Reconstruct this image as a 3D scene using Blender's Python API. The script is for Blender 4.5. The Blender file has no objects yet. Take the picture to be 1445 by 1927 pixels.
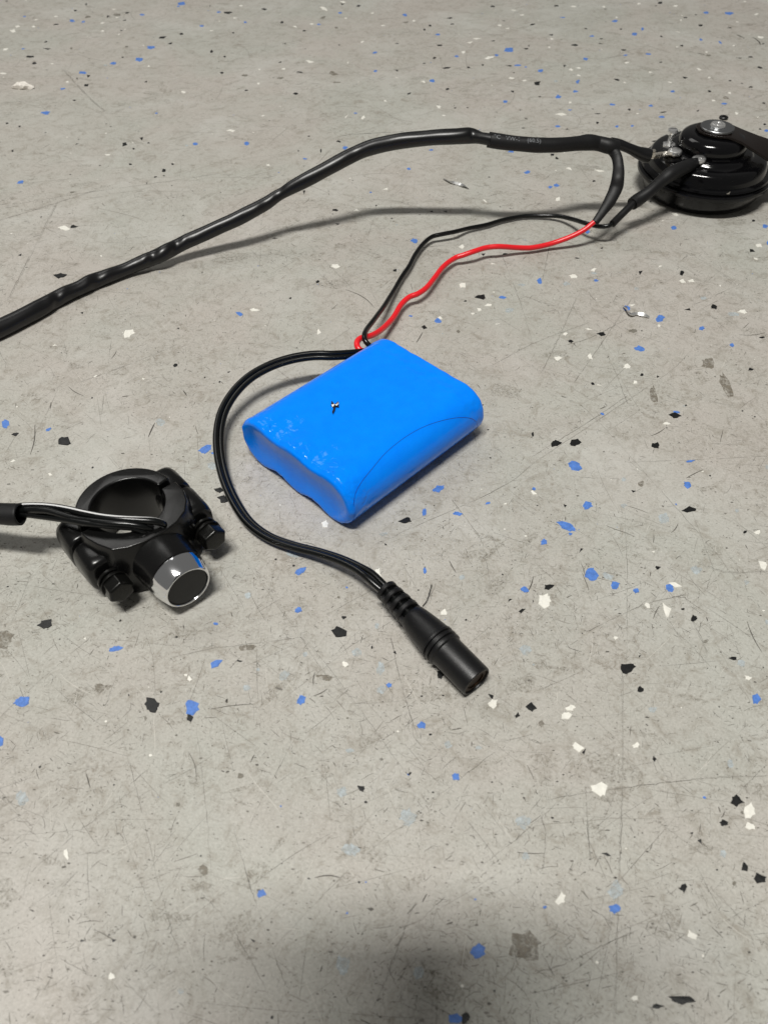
import bpy, bmesh, math, random
import numpy as np
from mathutils import Vector, Matrix, noise
R = math.radians
MM = 0.001
C = bpy.context.scene.collection
rng = random.Random(7)

# ------------------------------------------------------------------ camera
CAM_H, PITCH, FPX = 191.0, R(48.2), 1448.0          # mm, rad, focal length in photo pixels
cd = bpy.data.cameras.new("camera"); cam = bpy.data.objects.new("camera", cd); C.objects.link(cam)
bpy.context.scene.camera = cam
cam.location = (0, 0, CAM_H * MM)
cam.rotation_euler = (math.pi / 2 - PITCH, 0, 0)
cd.sensor_fit = 'VERTICAL'; cd.sensor_height = 9.8; cd.sensor_width = 7.35
cd.lens = 9.8 * FPX / 1927.0
cd.clip_start = 0.002; cd.clip_end = 50
cd.dof.use_dof = True; cd.dof.focus_distance = 0.285; cd.dof.aperture_fstop = 7.5

# ------------------------------------------------------------------ world and lamps
w = bpy.data.worlds.new("World"); bpy.context.scene.world = w; w.use_nodes = True
bg = w.node_tree.nodes['Background']
bg.inputs[0].default_value = (1.0, 0.98, 0.94, 1); bg.inputs[1].default_value = 0.135

def area(name, loc, sx, sy, power, col):
    l = bpy.data.lights.new(name, 'AREA'); l.shape = 'RECTANGLE'; l.size = sx; l.size_y = sy
    l.energy = power; l.color = col
    o = bpy.data.objects.new(name, l); C.objects.link(o); o.location = loc
    return o
# a fluorescent tube on the ceiling just behind the photographer, then a broad weak fill, added to stand in for ceiling bounce
area("tube_or_fill_light", (-0.28, -0.34, 2.2), 0.80, 0.17, 58, (1.0, 0.98, 0.935))
area("tube_or_fill_light", (-1.4, 2.0, 2.6), 1.7, 1.2, 17, (1.0, 0.985, 0.95))
vs = bpy.context.scene.view_settings
vs.view_transform = 'Standard'; vs.look = 'None'; vs.exposure = 0; vs.gamma = 1; vs.use_curve_mapping = False

# ------------------------------------------------------------------ helpers
def ray(x, y):
    c, s = math.cos(PITCH), math.sin(PITCH)
    a = (x - 722.5) / FPX; b = (y - 963.5) / FPX
    return Vector((a, c - b * s, -s - b * c))
def at(x, y, z=0.0):
    """the point of the plane at height z (mm) that stands at this place of the photo"""
    d = ray(x, y); t = (z - CAM_H) / d.z
    return Vector((0, 0, CAM_H)) + d * t

def to_px(P):
    c, s = math.cos(PITCH), math.sin(PITCH); d = Vector(P) - Vector((0, 0, CAM_H))
    z = d.y * c - d.z * s
    return 722.5 + FPX * d.x / z, 963.5 - FPX * (d.y * s + d.z * c) / z

def tag(o, label=None, cat=None, group=None, kind=None):
    if label: o['label'] = label
    if cat: o['category'] = cat
    if group: o['group'] = group
    if kind: o['kind'] = kind
    return o
def empty(name, loc=(0, 0, 0), rz=0.0, label=None, cat=None):
    o = bpy.data.objects.new(name, None); C.objects.link(o)
    o.location = Vector(loc) * MM; o.rotation_euler = (0, 0, rz); o.empty_display_size = 0.01
    return tag(o, label, cat)
def link(name, me, mat=None, parent=None):
    if mat is not None and not me.materials: me.materials.append(mat)
    o = bpy.data.objects.new(name, me); C.objects.link(o)
    if parent is not None: o.parent = parent
    return o
def mesh(name, verts, faces, mat, parent=None, smooth=True, angle=None):
    me = bpy.data.meshes.new(name)
    me.from_pydata([tuple(Vector(v) * MM) for v in verts], [], faces); me.update()
    if smooth:
        me.polygons.foreach_set('use_smooth', [True] * len(me.polygons))
        if angle: me.set_sharp_from_angle(angle=R(angle))
    return link(name, me, mat, parent)
def from_bm(name, bm, mat, parent=None, angle=35):
    bmesh.ops.recalc_face_normals(bm, faces=bm.faces)
    me = bpy.data.meshes.new(name); bm.to_mesh(me); bm.free()
    me.transform(Matrix.Scale(MM, 4))
    me.polygons.foreach_set('use_smooth', [True] * len(me.polygons))
    me.set_sharp_from_angle(angle=R(angle))
    return link(name, me, mat, parent)

def spline(pts, step=1.0):
    """Catmull-Rom through tuples of numbers (any length), evenly sampled"""
    P = [np.array(p, float) for p in pts]
    P = [2 * P[0] - P[1]] + P + [2 * P[-1] - P[-2]]
    out = []
    for i in range(1, len(P) - 2):
        n = max(2, int(np.linalg.norm((P[i + 1] - P[i])[:3]) / step))
        for k in range(n):
            t = k / n
            out.append(0.5 * ((2 * P[i]) + (-P[i - 1] + P[i + 1]) * t + (2 * P[i - 1] - 5 * P[i] + 4 * P[i + 1] - P[i + 2]) * t * t
                              + (-P[i - 1] + 3 * P[i] - 3 * P[i + 1] + P[i + 2]) * t ** 3))
    out.append(P[-2])
    return out
def frames(pts):
    T = []
    for i in range(len(pts)):
        a = pts[max(0, i - 1)]; b = pts[min(len(pts) - 1, i + 1)]
        T.append((b - a).normalized())
    up = Vector((0, 0, 1)); n = (up - T[0] * up.dot(T[0])).normalized(); F = []
    for t in T:
        n = (n * 0.9 + up * 0.1); n = (n - t * n.dot(t)).normalized()
        F.append((t, n, t.cross(n)))
    return F
def tube_data(pts, rad, seg=14, caps=True, base=0):
    """pts: Vectors, rad(i, theta)->radius; theta 0 = up"""
    F = frames(pts); V = []; Q = []
    for i, (p, (t, n, b)) in enumerate(zip(pts, F)):
        for k in range(seg):
            th = 2 * math.pi * k / seg; r = rad(i, th)
            V.append(p + n * (math.cos(th) * r) + b * (math.sin(th) * r))
    m = len(pts)
    for i in range(m - 1):
        for k in range(seg):
            a = i * seg + k; c = i * seg + (k + 1) % seg
            Q.append((base + a, base + c, base + c + seg, base + a + seg))
    if caps:
        Q.append(tuple(base + k for k in range(seg))[::-1]); Q.append(tuple(base + (m - 1) * seg + k for k in range(seg)))
    return V, Q
def tube(name, pts, rad, mat, parent=None, seg=14, angle=50):
    if not callable(rad):
        r0 = rad; rad = lambda i, th: r0
    V, Q = tube_data(pts, rad, seg)
    return mesh(name, V, Q, mat, parent, angle=angle)
def pxpath(L, step=1.0):
    """[(px, py, z[, r])] -> points and radii"""
    raw = [tuple(at(q[0], q[1], q[2])) + tuple(q[3:]) for q in L]
    S = spline(raw, step)
    return [Vector(s[:3]) for s in S], [s[3] if len(s) > 3 else None for s in S]

def lathe_data(prof, seg=40, axis='z'):
    V = []; Q = []; n = len(prof)
    for (r, h) in prof:
        for k in range(seg):
            th = 2 * math.pi * k / seg
            if axis == 'z': V.append((r * math.cos(th), r * math.sin(th), h))
            else: V.append((h, r * math.cos(th), r * math.sin(th)))
    for i in range(n - 1):
        for k in range(seg):
            a = i * seg + k; c = i * seg + (k + 1) % seg
            q = (a, c, c + seg, a + seg)
            Q.append(q if axis == 'z' else q)
    return V, Q
def lathe(name, prof, mat, parent=None, seg=40, axis='z', off=(0, 0, 0), scale=(1, 1, 1), angle=35, rot=None):
    """prof: (radius, height along axis); closed at the ends with a tiny radius"""
    V, Q = lathe_data(prof, seg, axis)
    o = Vector(off)
    VV = []
    for v in V:
        q = Vector((v[0] * scale[0], v[1] * scale[1], v[2] * scale[2]))
        if rot is not None: q = rot @ q
        VV.append(q + o)
    bm = bmesh.new()
    bv = [bm.verts.new(v) for v in VV]
    for q in Q: bm.faces.new([bv[i] for i in q])
    if prof[0][0] > 0.01: bm.faces.new([bv[k] for k in range(seg)])
    if prof[-1][0] > 0.01: bm.faces.new([bv[(len(prof) - 1) * seg + k] for k in range(seg)])
    return from_bm(name, bm, mat, parent, angle)
def loft(name, rings, mat, parent=None, bevel=0.5, angle=40, off=(0, 0, 0)):
    """rings: list of closed loops (equal count) of 3D points, capped with n-gons, bevelled"""
    bm = bmesh.new(); o = Vector(off)
    L = [[bm.verts.new(Vector(p) + o) for p in r] for r in rings]
    n = len(L[0])
    for a, b in zip(L[:-1], L[1:]):
        for k in range(n): bm.faces.new((a[k], a[(k + 1) % n], b[(k + 1) % n], b[k]))
    bm.faces.new(L[0][::-1]); bm.faces.new(L[-1])
    bmesh.ops.recalc_face_normals(bm, faces=bm.faces)
    if bevel:
        ed = [e for e in bm.edges if len(e.link_faces) == 2 and e.calc_face_angle() > R(28)]
        bmesh.ops.bevel(bm, geom=ed, offset=bevel, segments=3, profile=0.6, affect='EDGES', clamp_overlap=True)
    return from_bm(name, bm, mat, parent, angle)
def box(name, size, loc, mat, parent=None, bevel=0.3, rot=None):
    x, y, z = [s / 2 for s in size]
    M = rot if rot is not None else Matrix.Identity(3)
    r = [[M @ Vector((sx * x, sy * y, h)) + Vector(loc) for sx, sy in ((-1, -1), (1, -1), (1, 1), (-1, 1))] for h in (-z, z)]
    return loft(name, r, mat, parent, bevel)

# ------------------------------------------------------------------ materials
class N:
    def __init__(s, name):
        s.m = bpy.data.materials.new(name); s.m.use_nodes = True; s.t = s.m.node_tree
        s.b = s.t.nodes['Principled BSDF']; s.out = s.t.nodes['Material Output']
    def n(s, typ, **kw):
        x = s.t.nodes.new(typ)
        for k, v in kw.items():
            if k.startswith('i_'):
                k = k[2:]; k = int(k) if k.isdigit() else k.replace('_', ' ')
                x.inputs[k].default_value = v
            else: setattr(x, k, v)
        return x
    def l(s, a, b): s.t.links.new(a, b)
    def coord(s): return s.n('ShaderNodeTexCoord').outputs['Object']
    def ramp(s, src, stops, interp='LINEAR'):
        r = s.n('ShaderNodeValToRGB'); r.color_ramp.interpolation = interp
        e = r.color_ramp.elements
        while len(e) < len(stops): e.new(0.5)
        for q, (p, c) in zip(e, stops):
            q.position = p; q.color = c if len(c) == 4 else (*c, 1)
        s.l(src, r.inputs[0]); return r.outputs[0]
    def mix(s, fac, a, b, mode='MIX'):
        x = s.n('ShaderNodeMix', data_type='RGBA', blend_type=mode)
        for idx, v in ((0, fac), (6, a), (7, b)):
            if isinstance(v, (int, float)): x.inputs[idx].default_value = v
            elif isinstance(v, tuple): x.inputs[idx].default_value = (*v, 1) if len(v) == 3 else v
            else: s.l(v, x.inputs[idx])
        return x.outputs[2]
    def noise(s, co, scale, detail=4, rough=0.6, dist=0.0):
        x = s.n('ShaderNodeTexNoise', i_Scale=scale, i_Detail=detail, i_Roughness=rough, i_Distortion=dist)
        s.l(co, x.inputs['Vector']); return x.outputs[0]
    def bump(s, h, strength=0.3, dist=0.0001):
        x = s.n('ShaderNodeBump', i_Strength=strength, i_Distance=dist); s.l(h, x.inputs['Height']); s.l(x.outputs[0], s.b.inputs['Normal'])
def simple(name, col, rough, metal=0.0, spec=0.5, coat=0.0, var=0.0, bscale=0, bstr=0.0, rvar=0.0, bdist=0.0001, dust=0.0):
    k = N(name); b = k.b; co = k.coord()
    b.inputs['Base Color'].default_value = (*col, 1); b.inputs['Roughness'].default_value = rough
    b.inputs['Metallic'].default_value = metal; b.inputs['Specular IOR Level'].default_value = spec
    b.inputs['Coat Weight'].default_value = coat; b.inputs['Coat Roughness'].default_value = 0.08
    if var:
        k.l(k.mix(k.ramp(k.noise(co, 900, 5), [(0.35, (0, 0, 0)), (0.7, (1, 1, 1))]), tuple(c * (1 - var) for c in col), tuple(min(1, c * (1 + var)) for c in col)), b.inputs['Base Color'])
    if dust:
        d1 = k.ramp(k.noise(co, 2600, 3, 0.6), [(0.66, (0, 0, 0)), (0.74, (dust,) * 3)]); d2 = k.ramp(k.noise(co, 120, 5, 0.7), [(0.4, (0.1,) * 3), (0.65, (1, 1, 1))])
        dm = k.n('ShaderNodeMath', operation='MULTIPLY'); k.l(d1, dm.inputs[0]); k.l(d2, dm.inputs[1])
        k.l(k.mix(dm.outputs[0], col, (0.16, 0.15, 0.13)), b.inputs['Base Color'])
    if rvar:
        r = k.n('ShaderNodeMapRange', i_3=max(0.02, rough - rvar), i_4=rough + rvar); k.l(k.noise(co, 350, 6, 0.7), r.inputs[0]); k.l(r.outputs[0], b.inputs['Roughness'])
    if bstr: k.bump(k.noise(co, bscale, 4), bstr, bdist)
    return k.m
M = {}
M['black_paint'] = simple('black_gloss_paint', (0.0025, 0.0025, 0.003), 0.12, spec=0.4, rvar=0.05, bscale=300, bstr=0.06, dust=0.35)
M['black_satin'] = simple('black_anodised', (0.004, 0.004, 0.004), 0.24, spec=0.38, rvar=0.08, bscale=1500, bstr=0.08, dust=0.35)
M['black_bolt'] = simple('black_oxide_steel', (0.012, 0.012, 0.011), 0.25, metal=0.6, rvar=0.12)
M['rubber'] = simple('black_rubber', (0.006, 0.006, 0.007), 0.5, spec=0.35, rvar=0.08, bscale=3500, bstr=0.35)
M['moulded'] = simple('moulded_pvc', (0.0045, 0.0045, 0.005), 0.38, spec=0.42, rvar=0.08, bscale=4500, bstr=0.35, dust=0.5)
M['sleeve'] = simple('glossy_black_sleeve', (0.004, 0.004, 0.0045), 0.33, spec=0.5, rvar=0.06, bscale=160, bstr=0.10, bdist=0.0003)
M['shrink'] = simple('matte_heat_shrink', (0.0055, 0.0055, 0.006), 0.52, spec=0.35, rvar=0.08, bscale=500, bstr=0.25, bdist=0.0003, dust=0.4)
M['wire_black'] = simple('black_wire_insulation', (0.003, 0.0035, 0.0035), 0.24, spec=0.4, rvar=0.05)
M['wire_red'] = simple('red_wire_insulation', (0.78, 0.014, 0.022), 0.3, spec=0.5, rvar=0.05)
M['wire_white'] = simple('white_wire_stripe', (0.62, 0.62, 0.62), 0.25, spec=0.5)
M['chrome'] = simple('chrome', (0.86, 0.87, 0.89), 0.10, metal=1.0, rvar=0.05, bscale=400, bstr=0.05)
M['steel'] = simple('zinc_steel', (0.85, 0.85, 0.84), 0.27, metal=0.88, rvar=0.1, bscale=1500, bstr=0.15)
M['washer'] = simple('dull_zinc_washer', (0.33, 0.34, 0.35), 0.34, metal=1.0, rvar=0.12, bscale=1500, bstr=0.2)
M['tin'] = simple('tinned_brass', (0.74, 0.69, 0.60), 0.27, metal=0.88, rvar=0.1)
M['brass'] = simple('dull_brass', (0.028, 0.016, 0.009), 0.5, metal=1.0)
M['cap'] = simple('button_face', (0.007, 0.0075, 0.0075), 0.42, spec=0.35, bscale=3000, bstr=0.15)
M['print'] = simple('faded_grey_print', (0.17, 0.18, 0.19), 0.6)
M['bracket'] = simple('brown_black_bracket', (0.006, 0.0034, 0.0024), 0.25, spec=0.3, rvar=0.06)
M['pack_tear'] = simple('torn_black_film', (0.01, 0.01, 0.012), 0.3)

k = N('blue_shrink_film'); co = k.coord()                        # battery wrap
k.b.inputs['Specular IOR Level'].default_value = 0.27
k.l(k.mix(k.ramp(k.noise(co, 220, 5, 0.6), [(0.3, (0, 0, 0)), (0.75, (1, 1, 1))]), (0.0, 0.212, 0.97), (0.0, 0.242, 1.0)), k.b.inputs['Base Color'])
mp = k.n('ShaderNodeMapping', i_Scale=(120, 500, 500)); k.l(co, mp.inputs[0])
sx_ = k.n('ShaderNodeSeparateXYZ'); k.l(co, sx_.inputs[0])
em = k.n('ShaderNodeMapRange', i_1=0.0005, i_2=0.011, i_3=1.0, i_4=0.06); k.l(sx_.outputs[0], em.inputs[0])   # film puckers towards the front end
hm = k.n('ShaderNodeMath', operation='MULTIPLY'); k.l(k.noise(co, 270, 1, 0.4, 1.0), hm.inputs[0]); k.l(em.outputs[0], hm.inputs[1])
en = k.n('ShaderNodeMapRange', i_1=0.0009, i_2=0.0022, i_3=0.03, i_4=1.0); k.l(sx_.outputs[0], en.inputs[0]); hq = k.n('ShaderNodeMath', operation='MULTIPLY'); k.l(hm.outputs[0], hq.inputs[0]); k.l(en.outputs[0], hq.inputs[1]); hm = hq
ha = k.n('ShaderNodeMath', operation='MULTIPLY_ADD'); ha.inputs[1].default_value = 0.12; k.l(k.noise(mp.outputs[0], 1.0, 4, 0.6), ha.inputs[0]); k.l(hm.outputs[0], ha.inputs[2])
k.bump(ha.outputs[0], 0.8, 0.0013)
r_ = k.n('ShaderNodeMapRange', i_3=0.05, i_4=0.09); k.l(k.noise(co, 180, 5), r_.inputs[0]); k.l(r_.outputs[0], k.b.inputs['Roughness'])
M['blue'] = k.m
M['blue_seam'] = simple('blue_film_edge', (0.0, 0.05, 0.35), 0.4)

def flake_mat(name, col, rough=0.42, var=0.25, alpha=None, bstr=0.5, nsc=480):
    k = N(name); co = k.coord()
    f = k.ramp(k.noise(co, 700, 6, 0.7), [(0.3, (0, 0, 0)), (0.72, (1, 1, 1))])
    k.l(k.mix(f, tuple(c * (1 - var) for c in col), tuple(min(1, c * (1 + var)) for c in col)), k.b.inputs['Base Color'])
    k.b.inputs['Roughness'].default_value = rough
    k.bump(k.noise(co, 1800, 4, 0.6), bstr, 0.0001)
    if alpha is not None:
        a = k.ramp(k.noise(co, nsc, 6, 0.75, 0.5), [(alpha[0], (0, 0, 0)), (alpha[1], (alpha[2],) * 3)])
        k.l(a, k.b.inputs['Alpha'])
    return k.m
FM = dict(w=flake_mat('white_flake', (0.76, 0.745, 0.68), var=0.12),
          k=flake_mat('black_flake', (0.007, 0.0075, 0.0075), rough=0.4, var=0.5),
          b=flake_mat('blue_flake', (0.082, 0.195, 0.54), var=0.28),
          p=flake_mat('pale_blue_flake', (0.50, 0.555, 0.575), var=0.12, alpha=(0.30, 0.62, 0.85)),
          g=flake_mat('grey_brown_flake', (0.20, 0.185, 0.15), var=0.2, alpha=(0.3, 0.6, 0.85)),
          d=flake_mat('dried_brown_stain', (0.20, 0.175, 0.135), var=0.3, alpha=(0.36, 0.62, 0.85)))

k = N('painted_floor'); co = k.coord()                            # worn grey floor coating
big = k.ramp(k.noise(co, 11, 4, 0.6, 0.6), [(0.36, (0, 0, 0)), (0.62, (1, 1, 1))])
col = k.mix(big, (0.485, 0.488, 0.440), (0.512, 0.476, 0.434))
mid = k.ramp(k.noise(co, 55, 6, 0.7, 0.8), [(0.3, (0, 0, 0)), (0.72, (1, 1, 1))])
col = k.mix(mid, k.mix(0.13, col, (0.17, 0.15, 0.12)), k.mix(0.12, col, (0.62, 0.61, 0.57)))
dirt = k.ramp(k.noise(co, 150, 8, 0.75, 1.2), [(0.51, (0, 0, 0)), (0.70, (0.8,) * 3)])
col = k.mix(dirt, col, (0.25, 0.22, 0.175))
fine = k.ramp(k.noise(co, 1400, 6, 0.75, 0.3), [(0.30, (0, 0, 0)), (0.75, (1, 1, 1))])
col = k.mix(fine, k.mix(0.40, col, (0.12, 0.11, 0.09)), k.mix(0.14, col, (0.62, 0.61, 0.57)))
def dashes(angle, sx, sy, thr, fade, seed):
    """thin nicks: cells of a stretched 2D Voronoi pattern"""
    global col
    m0 = k.n('ShaderNodeMapping', i_Rotation=(0, 0, R(angle))); m = k.n('ShaderNodeMapping', i_Scale=(sx, sy, 1), i_Location=(seed, seed * 1.7, 0)); k.l(m0.outputs[0], m.inputs[0])
    wob = k.n('ShaderNodeTexNoise', i_Scale=60.0, i_Detail=2.0); k.l(co, wob.inputs['Vector'])
    off = k.n('ShaderNodeVectorMath', operation='SCALE'); off.inputs['Scale'].default_value = 0.006; k.l(wob.outputs['Color'], off.inputs[0])
    ad = k.n('ShaderNodeVectorMath', operation='ADD'); k.l(co, ad.inputs[0]); k.l(off.outputs[0], ad.inputs[1]); k.l(ad.outputs[0], m0.inputs[0])
    v = k.n('ShaderNodeTexVoronoi', voronoi_dimensions='2D', i_Scale=1.0, i_Randomness=1.0); k.l(m.outputs[0], v.inputs['Vector'])
    msk = k.ramp(v.outputs['Distance'], [(thr * 0.6, (fade,) * 3), (thr, (0, 0, 0))])
    keep = k.n('ShaderNodeSeparateColor'); k.l(v.outputs['Color'], keep.inputs[0])
    kk = k.ramp(keep.outputs[0], [(0.35, (0, 0, 0)), (0.9, (1, 1, 1))])
    mu = k.n('ShaderNodeMath', operation='MULTIPLY'); k.l(msk, mu.inputs[0]); k.l(kk, mu.inputs[1])
    col = k.mix(mu.outputs[0], col, (0.135, 0.12, 0.095))
dashes(20, 260, 1500, 0.15, 0.5, 3.1); dashes(105, 330, 1700, 0.13, 0.5, 9.7)
# broken-edged grime in patches of patches
g1 = k.ramp(k.noise(co, 26, 5, 0.7, 1.5), [(0.48, (0, 0, 0)), (0.66, (1, 1, 1))]); g2 = k.ramp(k.noise(co, 420, 8, 0.8, 0.8), [(0.50, (0, 0, 0)), (0.62, (0.75,) * 3)])
gm = k.n('ShaderNodeMath', operation='MULTIPLY'); k.l(g1, gm.inputs[0]); k.l(g2, gm.inputs[1]); col = k.mix(gm.outputs[0], col, (0.19, 0.165, 0.13))
# rubbed paler clouds
g3 = k.ramp(k.noise(co, 17, 6, 0.65, 0.5), [(0.5, (0, 0, 0)), (0.75, (0.45,) * 3)]); col = k.mix(g3, col, (0.56, 0.56, 0.53))
k.l(col, k.b.inputs['Base Color'])
rr = k.n('ShaderNodeMapRange', i_3=0.34, i_4=0.70); k.l(k.noise(co, 90, 6, 0.7), rr.inputs[0]); k.l(rr.outputs[0], k.b.inputs['Roughness'])
k.b.inputs['Specular IOR Level'].default_value = 0.35
hb = k.n('ShaderNodeMath', operation='ADD'); k.l(k.noise(co, 900, 6, 0.7), hb.inputs[0]); k.l(k.noise(co, 160, 3, 0.5), hb.inputs[1])
k.bump(hb.outputs[0], 0.28, 0.0002)
M['floor'] = k.m

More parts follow.
